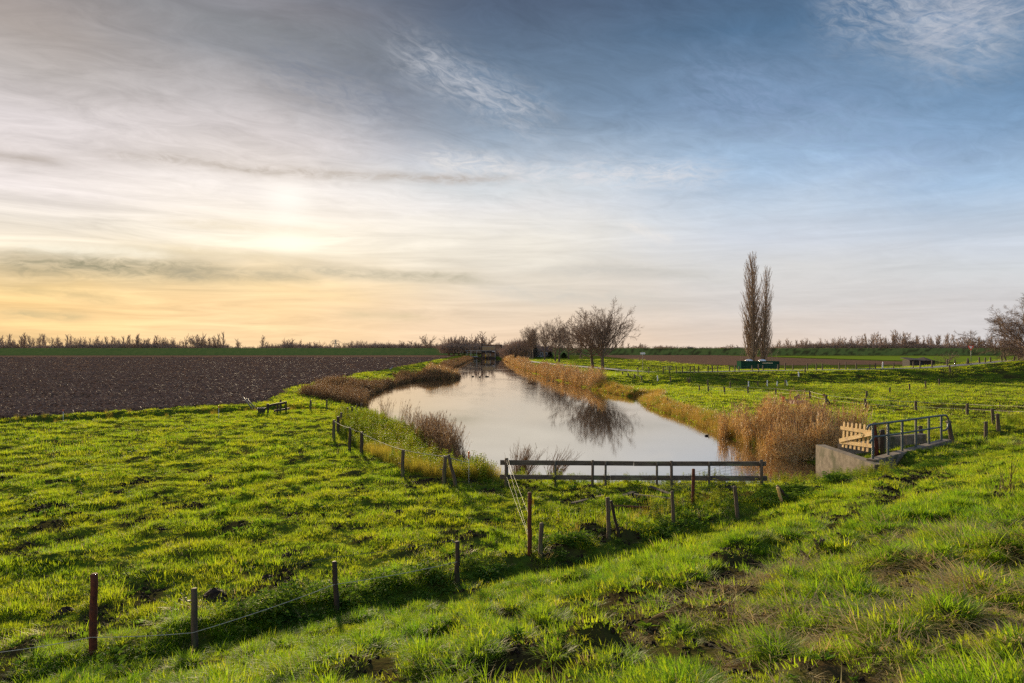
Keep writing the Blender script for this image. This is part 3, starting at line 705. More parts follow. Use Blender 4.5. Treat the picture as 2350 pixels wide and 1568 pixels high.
# far rows of trees, each one mesh
def far_spec(kind):
    if kind == 'slim': return dict(stems=[((.03,0,1), 13, .24)], lv=[dict(seg=6, wob=.06, tip=.2), dict(n=22, at=(.25,1), ang=(20,45), len=5.2, rel=False, shrink=.6, rr=.6, seg=4, wob=.12, up=.12, minr=.15), dict(n=7, at=(.15,1), ang=(20,50), len=.5, rr=.8, seg=3, wob=.15, up=.08, minr=.12)])
    if kind == 'willow': return dict(stems=[((-.25,0,1), 10, .22), ((.05,.1,1), 13, .25), ((.3,0,1), 10.5, .2)], lv=[dict(seg=6, wob=.08, up=.05, tip=.25), dict(n=15, at=(.25,1), ang=(20,50), len=4.6, rel=False, shrink=.5, rr=.6, seg=4, wob=.14, up=.12, minr=.14), dict(n=6, at=(.15,1), ang=(20,50), len=.5, rr=.8, seg=3, wob=.15, up=.06, minr=.11)])
    if kind == 'round': return dict(stems=[((.02,0,1), 5, .32)], lv=[dict(seg=4, wob=.05, tip=.7), dict(n=9, at=(.55,1), ang=(15,60), len=8.5, rel=False, shrink=.1, rr=.5, seg=5, wob=.1, up=.08, minr=.16), dict(n=9, at=(.25,1), ang=(20,50), len=.42, rr=.7, seg=4, wob=.14, up=.05, minr=.13), dict(n=5, at=(.2,1), ang=(20,50), len=.5, rr=.8, seg=2, wob=.15, up=.05, minr=.10)])
    if kind == 'pollard': return dict(stems=[((.1,0,1), 5, .5)], lv=[dict(seg=4, wob=.05, tip=.9), dict(n=22, at=(.6,1), ang=(10,75), len=7, rel=False, shrink=.1, rr=.3, seg=5, wob=.08, up=.10, minr=.17), dict(n=7, at=(.3,1), ang=(15,40), len=.42, rr=.8, seg=3, wob=.1, up=.06, minr=.12)])
    return dict(stems=[((.0,0,1), 2.0, .3)], lv=[dict(seg=3, wob=.1, tip=.8), dict(n=14, at=(.2,1), ang=(10,80), len=6, rel=False, shrink=.1, rr=.4, seg=4, wob=.14, up=.08, minr=.15), dict(n=8, at=(.2,1), ang=(20,55), len=.45, rr=.8, seg=3, wob=.15, up=.04, minr=.12), dict(n=4, at=(.2,1), ang=(20,50), len=.5, rr=.8, seg=2, wob=.15, minr=.10)])
FAR = {k: [mb_tree(rg, far_spec(k), M['hazetwig']) for _ in range(3)] for k in ('slim','willow','round','pollard','bushy')}
ORD = ['']+'first second third fourth fifth sixth seventh eighth ninth tenth eleventh twelfth thirteenth fourteenth fifteenth sixteenth seventeenth eighteenth nineteenth'.split()
TENS = {20:'twentieth',30:'thirtieth',40:'fortieth',50:'fiftieth',60:'sixtieth',70:'seventieth',80:'eightieth',90:'ninetieth'}
TN = {20:'twenty',30:'thirty',40:'forty',50:'fifty',60:'sixty',70:'seventy',80:'eighty',90:'ninety'}
def ordinal(n):
    if n < 20: return ORD[n]
    if n % 10 == 0: return TENS[n]
    return TN[n//10*10] + ' ' + ORD[n % 10]
LOOK = {'slim': 'slim upright bare tree', 'willow': 'many stemmed bare willow', 'round': 'round crowned bare tree', 'pollard': 'thick trunked bare pollard', 'bushy': 'low bushy bare tree'}
def far_row(rows, where, group, d0, dj):
    for i, (px, top, kind, sx) in enumerate(rows):
        d = d0 + R.uniform(-dj, dj); me = R.choice(FAR[kind]); hh = max(v.co.z for v in me.vertices)
        x = ray(px, d); z = -.1
        s = (CAMZ + (HY-top)/F*d - z)/hh
        o = bpy.data.objects.new('bare_tree', me); COL.objects.link(o); o.location = (x, d, z); o.scale = (s*sx, s*sx, s); o.rotation_euler = (0, 0, R.uniform(0, 6.28))
        tag(o, '%s, %s %s' % (LOOK[kind], ordinal(i+1), where), 'tree', group)
S_, W_, O_, P_, B_ = 'slim', 'willow', 'round', 'pollard', 'bushy'
left = [(1,768,S_,.9),(8,775,B_,.9),(16,765,S_,.8),(25,778,B_,1),(33,777,B_,1),(48,769,S_,.8),(54,763,W_,.7),(60,762.5,S_,.9),(71,769,S_,.8),(79,771,O_,.7),(90,765,W_,.7),(96,765,S_,.9),(102,768,S_,.8),(121,769,O_,.7),(133,774,S_,.8),(142,778,B_,1),(154,766,S_,.8),(161,765,S_,.6),(175,771,O_,.8),(184,777,B_,1),(195,772,W_,.8),(207,774,S_,.7),(219,769,W_,.9),(233,777,B_,.9),(248,771,S_,.9),(257,770,W_,.7),(266,772,S_,.9),(276,776,B_,.8),
 (284,770,S_,.9),(290,768,S_,.9),(300,767,W_,.7),(310,766,S_,1),(319,764.5,W_,.8),(328,776,B_,.8),(337,774,S_,.7),(343,775,S_,.7),(354,772,W_,.7),(363,768.5,S_,1),(372,769,P_,.8),(381,772,W_,.6),(391,777,B_,.8),(401,773.5,O_,.9),(424,773,W_,1),(443,764.5,O_,.7),(453,766.5,W_,.7),(460,761,P_,1),(468,771,W_,.8),(484,771.5,S_,.9),(495,767.5,O_,.6),(502,764.5,S_,.7),(507,778,S_,.8),(513,759.5,S_,.7),(547,777,W_,1.3),
 (600,768,S_,1.1),(617,784,B_,1.1),(656,774.5,P_,1.2),(669,777,W_,.8),(689,778,S_,.8),(704,786,B_,1.2),(717,784,B_,1.1),(730,781,O_,1),(757,785,O_,1.1),(775,788,B_,1),(786,784,O_,1.1),(802,781,O_,1.1),(814,784,B_,1),(824,779,O_,.8),(832,780,O_,.9),(845,788,B_,1),(862,782,W_,1.1),(878,789,B_,1.1),(893,781,P_,1),(905,790,B_,1),(918,784,O_,1.2),(928,781,O_,1.3),(944,781,B_,1.2),(957,782,O_,1.2),(979,766,O_,1.0),(990,786,B_,1),(1004,785,O_,.9),(1018,784,B_,1)]
far_row(left[::-1], 'from the pump station beyond the ploughed field', 'bare trees along the far dike beyond the ploughed field', 548, 12)
mid = [(1030,769,P_,1.1),(1041,767,P_,1.1),(1052,775,B_,1.1),(1060,771,O_,.9),(1074,766,O_,1.0),(1087,768,O_,1.0),(1098,776,B_,1),(1113,759,O_,1.05),(1128,779,B_,1),(1148,786,B_,1),(1156,781,O_,.9)]
far_row(mid, 'in the row behind the pump station', 'bare trees behind the pump station', 470, 6)
right = [(1781.7,782,O_,.8),(1789,778,S_,.9),(1797,787,B_,.9),(1810,775,O_,.7),(1819,787,B_,1),(1828,779,S_,.9),(1836,781,O_,.9),(1845,777,O_,.8),(1853,774,W_,.9),(1863,781,S_,.8),(1871,782,B_,.8),(1885,774,W_,.7),(1902,778,O_,.9),(1912,777,W_,.8),(1922,772,O_,.8),(1930,770,O_,.8),(1945,779,O_,.9),(1956,771,W_,.8),(1965,770,O_,.8),(1974,776,S_,.8),(1982,768,W_,.7),(1989,764,S_,.8),(1998,766,W_,.7),(2005,762,S_,.8),(2011,760,S_,.9),(2022,766,W_,.7),(2030,772,B_,.9),(2036,770,S_,.8),(2051,757,W_,.8),(2066,755,O_,1.1),(2080,772,B_,.9),(2092,768,O_,.8),(2100,775,B_,.9),(2109,768,S_,.9),(2120,769,W_,.7),(2132,766,W_,.7),(2140,770,S_,.8),(2147,767,O_,.7),(2158,767,S_,.8),(2167,765,S_,.8),(2178,763,W_,.7),(2190,766,S_,.8),(2204,775,B_,1.1),(2216,770,O_,.9),(2225,768,O_,.9),(2238,772,B_,1),(2252,770,W_,.9),(2268,769,S_,1),(2284,771,O_,1),(2300,769,W_,1),(2318,771,O_,1),(2336,770,O_,1)]
far_row(right, 'from the poplars beyond the light green field', 'bare trees beyond the light green field', 545, 10)
gap = [(1336,778,S_,.8),(1344,780,S_,.8),(1352,776,S_,.8),(1392,785,S_,.8),(1414,780,S_,1),(1425,780,S_,.9),(1442,787,S_,1.2),(1466,787,B_,1.5),(1481,792,B_,1.3),(1566,795,B_,1.1),(1671,791,B_,1.2),(1683,789,B_,1.5)]
far_row(gap, 'from the avenue on the open skyline', 'lone bare trees on the open skyline', 560, 10)

# ---------------------------------------------------------------- undergrowth and woods that read as one mass
def bush_proto(h, n, mat, r=.05):
    b = MB()
    for _ in range(n):
        a = R.uniform(0, 6.28); d = Vector((math.cos(a)*R.uniform(.1,.9), math.sin(a)*R.uniform(.1,.9), 1)).normalized()
        p = Vector((R.gauss(0,.5), R.gauss(0,.5), 0)); L = h*R.uniform(.6, 1.05)
        pts = [p, p+d*L*.5+Vector((R.gauss(0,.1),R.gauss(0,.1),0)), p+d*L+Vector((0,0,L*.1))]
        b.tube(pts, [r, r*.8, r*.5], 3, 0, False)
        for _k in range(5):
            t = R.uniform(.3, 1); q = pts[0].lerp(pts[2], t); dd = (d + Vector((R.gauss(0,.6),R.gauss(0,.6),R.gauss(.2,.4)))).normalized()
            b.tube([q, q+dd*h*.28], [r*.7, r*.4], 3, 0, False)
    return proto(b, mat)
bushes = [bush_proto(3.2, 40, M['hazetwig'], .05) for _ in range(3)]
def put(name, pts, protos, s0, s1, sz=(1,1), tilt=.08, zoff=-.03, flat=False):
    P = np.array([(x, y) for x, y in pts]); n = len(P)
    Z = Hraw(P[:,0], P[:,1]) + zoff
    rot = np.stack([RN.normal(0, tilt, n), RN.normal(0, tilt, n), RN.uniform(0, 6.28, n)], -1)
    s = RN.uniform(s0, s1, n)
    scl = np.stack([s, s, s*RN.uniform(sz[0], sz[1], n)], -1)
    return scatter(name, np.column_stack([P, Z]), rot, scl, RN.randint(0, len(protos), n), protos)
pts = []
for a, b, n, w in ((-10,90,40,1),(90,240,100,1),(240,420,60,1),(420,530,24,.7),(560,720,36,.8),(720,1020,120,.9),(1020,1105,90,1.1),(1140,1165,20,1)):
    d = 470 if a >= 1020 else 548
    pts += [(ray(R.uniform(a, b), d + R.uniform(-14, 10)), d + R.uniform(-10, 10)) for _ in range(n)]
pts += [(ray(R.uniform(1778, 2360), 545), 545 + R.uniform(-12, 10)) for _ in range(200)]
pts += [(ray(R.uniform(2000, 2360), 545), 545 + R.uniform(-12, 10)) for _ in range(110)]
P = np.array(pts)
big_s = 1.0 + 1.2*vnoise(P[:,0]*.05, P[:,0]*0, 3)
n = len(P)
o = scatter('undergrowth', np.column_stack([P, np.full(n, 1.8)]), np.stack([RN.normal(0,.08,n), RN.normal(0,.08,n), RN.uniform(0,6.28,n)], -1), np.stack([big_s*1.4, big_s*1.4, big_s*.95], -1), RN.randint(0,3,n), bushes)
tag(o, 'grey brown bare undergrowth filling the tree rows on the far dikes', 'undergrowth', kind='stuff')
# shrubbery between the avenue and the pump station
pts = [(ray(px, d), d) for px, d in ((R.gauss(1190, 17), R.uniform(360, 412)) for _ in range(140)) if 1150 < px < 1262]
P = np.array(pts); n = len(P); hh = 1.6 + .8*np.clip((P[:,0]/P[:,1]*F+CX-1150)/40, 0, 1)
tag(scatter('shrubbery', np.column_stack([P, np.full(n, -.2)]), np.stack([RN.normal(0,.08,n), RN.normal(0,.08,n), RN.uniform(0,6.28,n)], -1), np.stack([hh*.9, hh*.9, hh*RN.uniform(.75,1.15,n)], -1), RN.randint(0,3,n), bushes),
    'dense bare shrubbery between the pump station and the avenue trees', 'shrubbery', kind='stuff')
pts = [(R.uniform(-800, 800), R.uniform(850, 960)) for _ in range(700)]
P = np.array(pts); n = len(P); s = 1.3 + 1.2*vnoise(P[:,0]*.02, P[:,0]*0+2, 8)
tag(scatter('distant_woods', np.column_stack([P, np.full(n, -.4)]), np.stack([RN.normal(0,.05,n), RN.normal(0,.05,n), RN.uniform(0,6.28,n)], -1), np.stack([s*1.6, s*1.6, s], -1), RN.randint(0,3,n), bushes),
    'pale low line of woods on the flat horizon', 'woods', kind='stuff')

# ---------------------------------------------------------------- grass
def tuft(nb, spread, h0, h1, w, lean, droop, mats=None, dead=0.0, seg=3):
    b = MB()
    for _ in range(nb):
        a = R.uniform(0, 6.28); r = spread*math.sqrt(R.random())
        d = Vector((math.cos(a)*lean*R.uniform(.2,1), math.sin(a)*lean*R.uniform(.2,1), 1))
        b.blade((r*math.cos(a+R.gauss(0,.5)), r*math.sin(a+R.gauss(0,.5)), -.01), d, R.uniform(h0, h1), w*R.uniform(.7,1.2), droop*R.uniform(.4,1.3), seg, 1 if R.random() < dead else 0)
    return proto(b, mats or [M['grass'], M['straw']])
lawn = [tuft(34, .12, .04, .09, .007, 1.1, .9, None, .06) for _ in range(4)] + [tuft(30, .15, .03, .07, .008, 1.4, .9, None, .09) for _ in range(3)]
long_ = [tuft(64, .075, .09, .19, .0065, 1.15, 1.5, [M['lush'], M['straw']], .07, 4) for _ in range(5)]
farg = [tuft(44, .34, .04, .10, .022, 1.1, .7, None, .05, 2) for _ in range(4)]
straw = [tuft(40, .20, .10, .30, .007, 3.6, .7, [M['straw']]) for _ in range(4)]
def weedy():
    b = MB()
    for i in range(R.randint(7, 11)):
        a = R.uniform(0, 6.28); b.leaf((.02*math.cos(a), .02*math.sin(a), .01), (math.cos(a), math.sin(a), R.uniform(.25,.9)), R.uniform(.07,.15), R.uniform(.04,.07))
    return proto(b, M['weed'])
weeds = [weedy() for _ in range(4)]
def ivy():
    b = MB()
    for i in range(34):
        a = R.uniform(0, 6.28); r = .24*math.sqrt(R.random()); p = Vector((r*math.cos(a), r*math.sin(a), R.uniform(.03, .22)))
        e = R.uniform(0, 6.28); b.leaf(p, (math.cos(e), math.sin(e), R.uniform(-.3,.4)), R.uniform(.05,.09), R.uniform(.04,.065))
    for i in range(6):
        a = R.uniform(0, 6.28); b.tube([(0,0,0), (.12*math.cos(a), .12*math.sin(a), .14), (.24*math.cos(a), .24*math.sin(a), .16)], .004, 3, 0, False)
    return proto(b, M['weed'])
ivies = [ivy() for _ in range(3)]
def field_pts(n, y0, y1, slope=.80, pad=1.0):
    y = np.sqrt(RN.uniform(y0*y0, y1*y1, n)); x = RN.uniform(-1, 1, n)*(slope*y+pad); return x, y
def grass_ok(x, y):
    ok = sd_poly(x, y, CANAL) > .25
    ok &= sd_poly(x, y, FIELD_L) > .1
    ok &= dline(x, y, ROAD) > 1.8
    ok &= ~((x > 15.4) & (x < 24) & (np.abs(y - (29.9 + (x-15.7)*.78)) < .25))
    return ok
def lay(name, zones, protos, label, lift=0.):
    PP, RR, SS, II = [], [], [], []
    for n, y0, y1, s0, s1, zs, extra in zones:
        x, y = field_pts(n, y0, y1)
        k = grass_ok(x, y) & extra(x, y); x, y = x[k], y[k]; n = len(x)
        cl = np.where(y < 16, fbm(x*2.3, y*2.3, 23, 2), fbm(x*1.3, y*1.3, 91, 3)); hum = fbm(x*.35, y*.35, 95, 3)
        s = (s0 + (s1-s0)*RN.random(n))*(.55 + .9*ss(.3, .7, cl))
        PP.append(np.column_stack([x, y, Hraw(x, y)+lift])); RR.append(np.stack([RN.normal(0,.14,n), RN.normal(0,.14,n), RN.uniform(0,6.28,n)], -1))
        SS.append(np.stack([s, s, s*zs*(.6+.8*hum)], -1)); II.append(RN.randint(0, len(protos), n))
    o = scatter(name, np.concatenate(PP), np.concatenate(RR), np.concatenate(SS), np.concatenate(II), protos)
    return tag(o, label, 'grass', kind='stuff')
rnd = lambda x: RN.random(len(x))
sparse = lambda x, y: (rnd(x) > mud_mask(x, y)*.93) & (rnd(x) > dry_mask(x, y)*.18)
low = lambda x, y: sparse(x, y) & ((x > axis(y)) | (sd_poly(x, y, CANAL) < 9))
lay('grass', [(27000, 3.2, 13, .8, 1.4, 1.0, sparse), (36000, 13, 30, 1.0, 1.7, 1.15, sparse), (44000, 30, 62, 1.2, 2.2, 1.2, sparse)], lawn, 'short green pasture grass on the meadow and the dike slope')
tus = lambda x, y: sparse(x, y) & (np.where(y < 16, fbm(x*2.3, y*2.3, 23, 2)+.03, fbm(x*1.9, y*1.9, 101, 3)) > .53)
steep = lambda x, y: tus(x, y) & (foot_s(x, y) > -1.0)
lay('long_grass', [(24000, 3.2, 14, .65, 1.15, .85, steep), (7000, 14, 34, .9, 1.3, 1.0, steep), (9000, 10, 60, .5, .8, .75, tus)], long_, 'longer tufts of lush grass on the dike slope')
lay('distant_grass', [(46000, 55, 135, 1.2, 2.0, 1.0, low), (15000, 135, 300, 1.8, 3.0, .8, lambda x, y: ((x > axis(y)) & (x < 56)) | (sd_poly(x, y, CANAL) < 10))], farg, 'coarse pasture grass on the lower meadow and the embankment')
lay('dry_grass', [(15000, 3.2, 14, .7, 1.2, .8, lambda x, y: rnd(x) < dry_mask(x, y)*.55), (5000, 8, 40, .7, 1.1, .9, lambda x, y: rnd(x) < .5*np.exp(-((foot_s(x, y)+.4)/1.0)**2)), (3500, 40, 120, 1.2, 2.0, .8, lambda x, y: rnd(x) < .35*(fbm(x*.3, y*.3, 7, 3) > .55))], straw, 'flattened dry straw on the dike slope and along the fence', .025)
def small_leaf(x, y):
    s = foot_s(x, y)
    return rnd(x) < .12 + .25*(fbm(x*.6, y*.6, 111, 3) > .55)
lay('broadleaf_weeds', [(5200, 3.2, 16, .4, .75, 1, small_leaf), (4200, 16, 40, .8, 1.6, 1, small_leaf)], weeds, 'broad leaved weeds scattered through the grass')
lay('ground_ivy', [(26000, 8, 30, .55, 1.1, .9, lambda x, y: rnd(x) < 1.0*np.exp(-((foot_s(x, y)-.15)/.55)**2)*ss(-8, -4, x)*(.12+.88*ss(.42, .62, fbm(x*.7, y*.7, 121, 3))))], ivies, 'dark green brambles and nettles along the foot of the fence')

# ---------------------------------------------------------------- reeds, sedge, nettles
def reed_clump(n, h0, h1, spread, w, plume, lean=.08, mats=None, leaves=4, wind=(.35,.1)):
    b = MB(); mats = mats or [M['reed'], M['plume']]
    for _ in range(n):
        a = R.uniform(0, 6.28); r = spread*math.sqrt(R.random()); p = Vector((r*math.cos(a), r*math.sin(a), -.1)); h = R.uniform(h0, h1)
        d = Vector((R.gauss(wind[0]*.25, lean), R.gauss(wind[1]*.2, lean), 1)).normalized()
        q1 = p+d*h*.5; q2 = p+d*h+Vector((wind[0]*.12*h, wind[1]*.08*h, -.02*h))
        b.tube([p, q1, q2], [w, w*.8, w*.5], 3, 0, False)
        for k in range(leaves):
            t = R.uniform(.25, .92); e = R.uniform(0, 6.28)
            b.blade(p.lerp(q2, t), Vector((math.cos(e)*.8+wind[0], math.sin(e)*.8+wind[1], .9)), R.uniform(.25,.5)*h/2, w*2.6, 1.6, 3, 0)
        if R.random() < plume:
            for k in range(9):
                e = R.gauss(0, .7); b.blade(q2 - d*R.uniform(0,.10)*h, Vector((wind[0]*1.5+math.cos(e)*.3, wind[1]+math.sin(e)*.5, R.uniform(.2,1.2))), R.uniform(.10,.22)*h/2, w*3.2, 1.2, 2, 1)
    return proto(b, mats)
talls = [reed_clump(22, 1.3, 2.5, .42, .011, .38) for _ in range(5)]
rusty = [reed_clump(30, .7, 1.5, .50, .013, .25, .22, [M['reed2'], M['plume']], 5) for _ in range(4)]
thin = [reed_clump(9, 1.3, 2.3, .30, .008, .8, .10, [M['reed2'], M['plume']], 4, (.7,.1)) for _ in range(4)]
fallen = [reed_clump(26, 1.4, 2.2, .40, .010, .1, .6, [M['reed'], M['plume']], 3) for _ in range(3)]
sedges = [tuft(60, .22, .35, .85, .014, .7, 1.3, [M['sedge']], 0, 4) for _ in range(4)]
yel = [tuft(40, .20, .35, .75, .009, .35, .7, [M['drygrass']], 0, 4) for _ in range(3)]
def nettle():
    b = MB()
    for s_ in range(4):
        a = R.uniform(0, 6.28); p = Vector((.14*math.cos(a), .14*math.sin(a), 0)); h = R.uniform(.45, .85)
        top = p + Vector((R.gauss(0,.08), R.gauss(0,.08), h)); b.tube([p, top], [.006,.004], 3, 0, False)
        for k in range(8):
            t = .3 + .7*k/7
            for e in (k*1.57, k*1.57+PI):
                b.leaf(p.lerp(top, t), (math.cos(e), math.sin(e), R.uniform(-.5,.3)), .13*(1.25-t*.6), .075*(1.25-t*.6))
    return proto(b, M['nettle'])
nets = [nettle() for _ in range(4)]
def region(n, x0, x1, y0, y1, f):
    x = RN.uniform(x0, x1, n); y = RN.uniform(y0, y1, n); k = f(x, y); return np.column_stack([x[k], y[k]])
dcan = lambda x, y: sd_poly(x, y, CANAL)
rightside = lambda x, y: x > axis(y)
tag(put('reeds', region(42000, -10, 16, 104, 418, lambda x, y: rightside(x, y) & (dcan(x, y) > .1) & (dcan(x, y) < .9 + 2.4*ss(.35,.55,fbm(x*.2, y*.07, 13, 2))) & (rnd(x) < .38)), talls, .8, 1.15, (.75,1.2)),
    'tall tan reed bed lining the canal below the avenue', 'reeds', kind='stuff')
tag(put('reeds', region(52000, -36, -8, 71, 420, lambda x, y: ~rightside(x, y) & (dcan(x, y) > -.5) & (dcan(x, y) < .9 + 3.4*ss(.40,.62,fbm(x*.12, y*.05, 3, 2)) + 2.2*ss(120, 85, y)) & (rnd(x) < .55)), rusty, .65, 1.1, (.6,1.2)),
    'rust brown reeds and weeds on the bank below the ploughed field', 'reeds', kind='stuff')
px = np.concatenate([region(260, -18, -11, 139, 147, lambda x, y: dcan(x, y) > -1.0)])
tag(put('reeds', px, talls[:1]+rusty, .85, 1.15), 'dark clump of reeds jutting into the canal', 'reeds', kind='stuff')
tag(put('reeds', np.concatenate([region(2600, -9, 1, 35.5, 52, lambda x, y: ~rightside(x, y) & (np.abs(dcan(x, y)-.1) < .75) & (rnd(x) < .04 + .42*ss(.45,.62,fbm(x*.5, y*.25, 133, 2)))),
                                 region(24, -14, -8, 54, 66, lambda x, y: np.abs(dcan(x, y)) < .8)]), thin, .85, 1.15), 'loose feathery reeds leaning in the wind beside the nettle bank', 'reeds', kind='stuff')
tag(put('reeds', region(700, -7, 1, 33, 50, lambda x, y: ~rightside(x, y) & (dcan(x, y) > -.2) & (dcan(x, y) < 1.3) & (rnd(x) < .45)), rusty, .5, .8), 'low brown reed stubble at the edge of the nettle bank', 'reeds', kind='stuff')
tag(put('sedge', np.concatenate([region(9000, 10, 28, 55, 104, lambda x, y: rightside(x, y) & (dcan(x, y) > .15) & (dcan(x, y) < 2.0)),
                                 region(2400, 10, 20, 38, 58, lambda x, y: rightside(x, y) & (dcan(x, y) > .2) & (dcan(x, y) < 1.8))]), sedges, .8, 1.3), 'yellow and orange sedge fringing the lower meadow bank', 'sedge', kind='stuff')
clump = [(15.0,41),(16.0,38.6),(17,38.2),(19.8,38.8),(21.6,42),(21,46),(18.5,50),(15.0,49),(14.2,45)]
tag(put('reeds', region(2100, 13, 26, 36, 52, lambda x, y: (sd_poly(x, y, clump) < (fbm(x*.6, y*.6, 5, 2)-.62)*3.0) & (rnd(x) < .42)), talls, .72, 1.1, (.7,1.25)), 'big tan reed clump at the canal corner next to the wooden gate', 'reeds', kind='stuff')
tag(put('reeds', region(160, 15.2, 19, 38.0, 41, lambda x, y: (sd_poly(x, y, clump) < .8) & (sd_poly(x, y, [(15.5,29),(17.3,29),(17.3,35.2),(15.5,35.2)]) > .4)), fallen, .6, .95, (.4,.8), .5), 'broken straw coloured reeds tumbling into the water by the concrete wall', 'reeds', kind='stuff')
tag(put('reeds', region(900, 18, 33, 35, 46, lambda x, y: (np.abs(y-(35.6+(x-17)*.42)-.9) < 2.2) & (y > 31.9+(x-15.7)*.78+3.6) & (rnd(x) < .6)), talls, .55, .78, (.85,1.1)), 'thin reeds with dark plumes in the ditch behind the railing', 'reeds', kind='stuff')
tag(put('nettles', region(6000, -15, 0, 24, 59, lambda x, y: (sd_poly(x, y, NETTLE) < 0) & (dcan(x, y) > .6) & (rnd(x) < .25 + .75*ss(.36,.56,fbm(x*.8, y*.5, 77, 3)))), nets, .6, 1.2, (.7,1.2)), 'bed of yellow green nettles on the bank between fence and canal', 'nettles', kind='stuff')
tag(put('dry_grass', region(1500, -8, 0, 24, 34, lambda x, y: (sd_poly(x, y, NETTLE) < .15) & (dline(x, y, [(-.6,24.9),(-2.4,25.4),(-4.1,27.2),(-6.7,32.2)]) < 1.5)), yel, .7, 1.1), 'yellow upright grass at the foot of the nettle bank', 'grass', kind='stuff')
tag(put('dry_grass', region(700, -40, -12, 40, 62, lambda x, y: np.abs(dline(x, y, DITCH_L)-2.0) < .7), yel, .45, .8), 'rough yellow green grass in the ditch before the ploughed field', 'grass', kind='stuff')
tag(put('weeds', region(500, 16, 27, 28.5, 36, lambda x, y: np.abs(y-(28.9+(x-15.7)*.72)) < .5), ivies+weeds, .8, 1.4), 'leafy weeds against the concrete kerb of the culvert', 'weeds', kind='stuff')
tag(put('weeds', region(90, 13.6, 16, 28.2, 30.4, lambda x, y: dcan(x, y) > .2), nets+weeds, .6, 1.0), 'leafy weeds under the concrete headwall', 'weeds', kind='stuff')
tag(put('weeds', region(420, 25, 40, 38, 52, lambda x, y: (np.abs(y-(39+(x-25)*.8)) < 2.2)), nets, .5, .85), 'green nettles along the ditch beyond the railing', 'weeds', kind='stuff')
tag(put('weeds', region(260, 0, 14, 24.2, 28.5, lambda x, y: dcan(x, y) > 1.0), nets, .4, .7), 'young nettles behind the wooden rail fence', 'weeds', kind='stuff')
tag(put('weeds', region(200, 1.2, 11, 16, 23, lambda x, y: np.abs(foot_s(x, y)+1.0) < .8), nets+yel, .45, .8), 'rough weeds and stalks along the leaning posts', 'weeds', kind='stuff')
# clods on the plough
def clod():
    b = MB(); L = R.uniform(.35,1.0); w = R.uniform(.09,.17); hh = R.uniform(.04,.09); k = 6
    vs = []
    for j in range(k):
        a = 2*PI*j/k; vs.append((L/2*math.cos(a)*R.uniform(.8,1.1), w/2*math.sin(a)*R.uniform(.7,1.2), -.05))
    for j in range(k):
        a = 2*PI*j/k; vs.append((L/2*math.cos(a)*R.uniform(.5,.95), w/2*math.sin(a)*R.uniform(.4,.9), hh*R.uniform(.6,1.2)))
    b.add(vs, [tuple(range(k, 2*k))] + [(j, (j+1)%k, k+(j+1)%k, k+j) for j in range(k)])
    return proto(b, M['clod'])
M['clod'] = solid('wet clay clod', (.20,.13,.09), (.12,.077,.053), 9, .75, .07, .25, bdist=.02)
clods = [clod() for _ in range(6)]
y = np.exp(RN.uniform(np.log(46), np.log(380), 70000)); x = RN.uniform(-.85, .02, len(y))*y
k = (sd_poly(x, y, FIELD_L) < -.3) & (RN.random(len(y)) < .25+.75*ss(.42,.62,fbm(x*.10, y*.30, 15, 3))); x, y = x[k], y[k]; n = len(x)
sz = .75 + y/220.
o = scatter('clods', np.column_stack([x, y, Hraw(x, y, False)+.10]), np.stack([RN.normal(0,.30,n), RN.normal(0,.25,n), RN.normal(-.2,.35,n)], -1), np.stack([sz*RN.uniform(.7,1.3,n), sz*RN.uniform(.7,1.2,n), sz*RN.uniform(.7,1.3,n)], -1), RN.randint(0,6,n), clods)
tag(o, 'wet shining clods of clay across the ploughed field', 'clods', kind='stuff')

# crumbs of trodden earth
def crumb():
    b = MB(); b.ellip((0,0,.3), (R.uniform(.8,1.2), R.uniform(.6,1.0), R.uniform(.5,.8)), 6, 4)
    b.v = [tuple(q*R.uniform(.75,1.2) for q in v) for v in b.v]; return proto(b, M['soil'])
crumbs = [crumb() for _ in range(4)]
x, y = field_pts(60000, 3.2, 26); k = grass_ok(x, y) & (RN.random(len(x)) < mud_mask(x, y)**2*(.25+.75*(fbm(x*4, y*4, 141, 2) > .5))); x, y = x[k], y[k]; n = len(x); s_ = RN.uniform(.008, .030, n)*(.7+y/18.)
tag(scatter('crumbled_earth', np.column_stack([x, y, Hraw(x, y)]), np.stack([RN.normal(0,.4,n), RN.normal(0,.4,n), RN.uniform(0,6.28,n)], -1), np.stack([s_, s_, s_], -1), RN.randint(0,4,n), crumbs), 'crumbs of trodden dark earth in the worn patches', 'earth', kind='stuff')
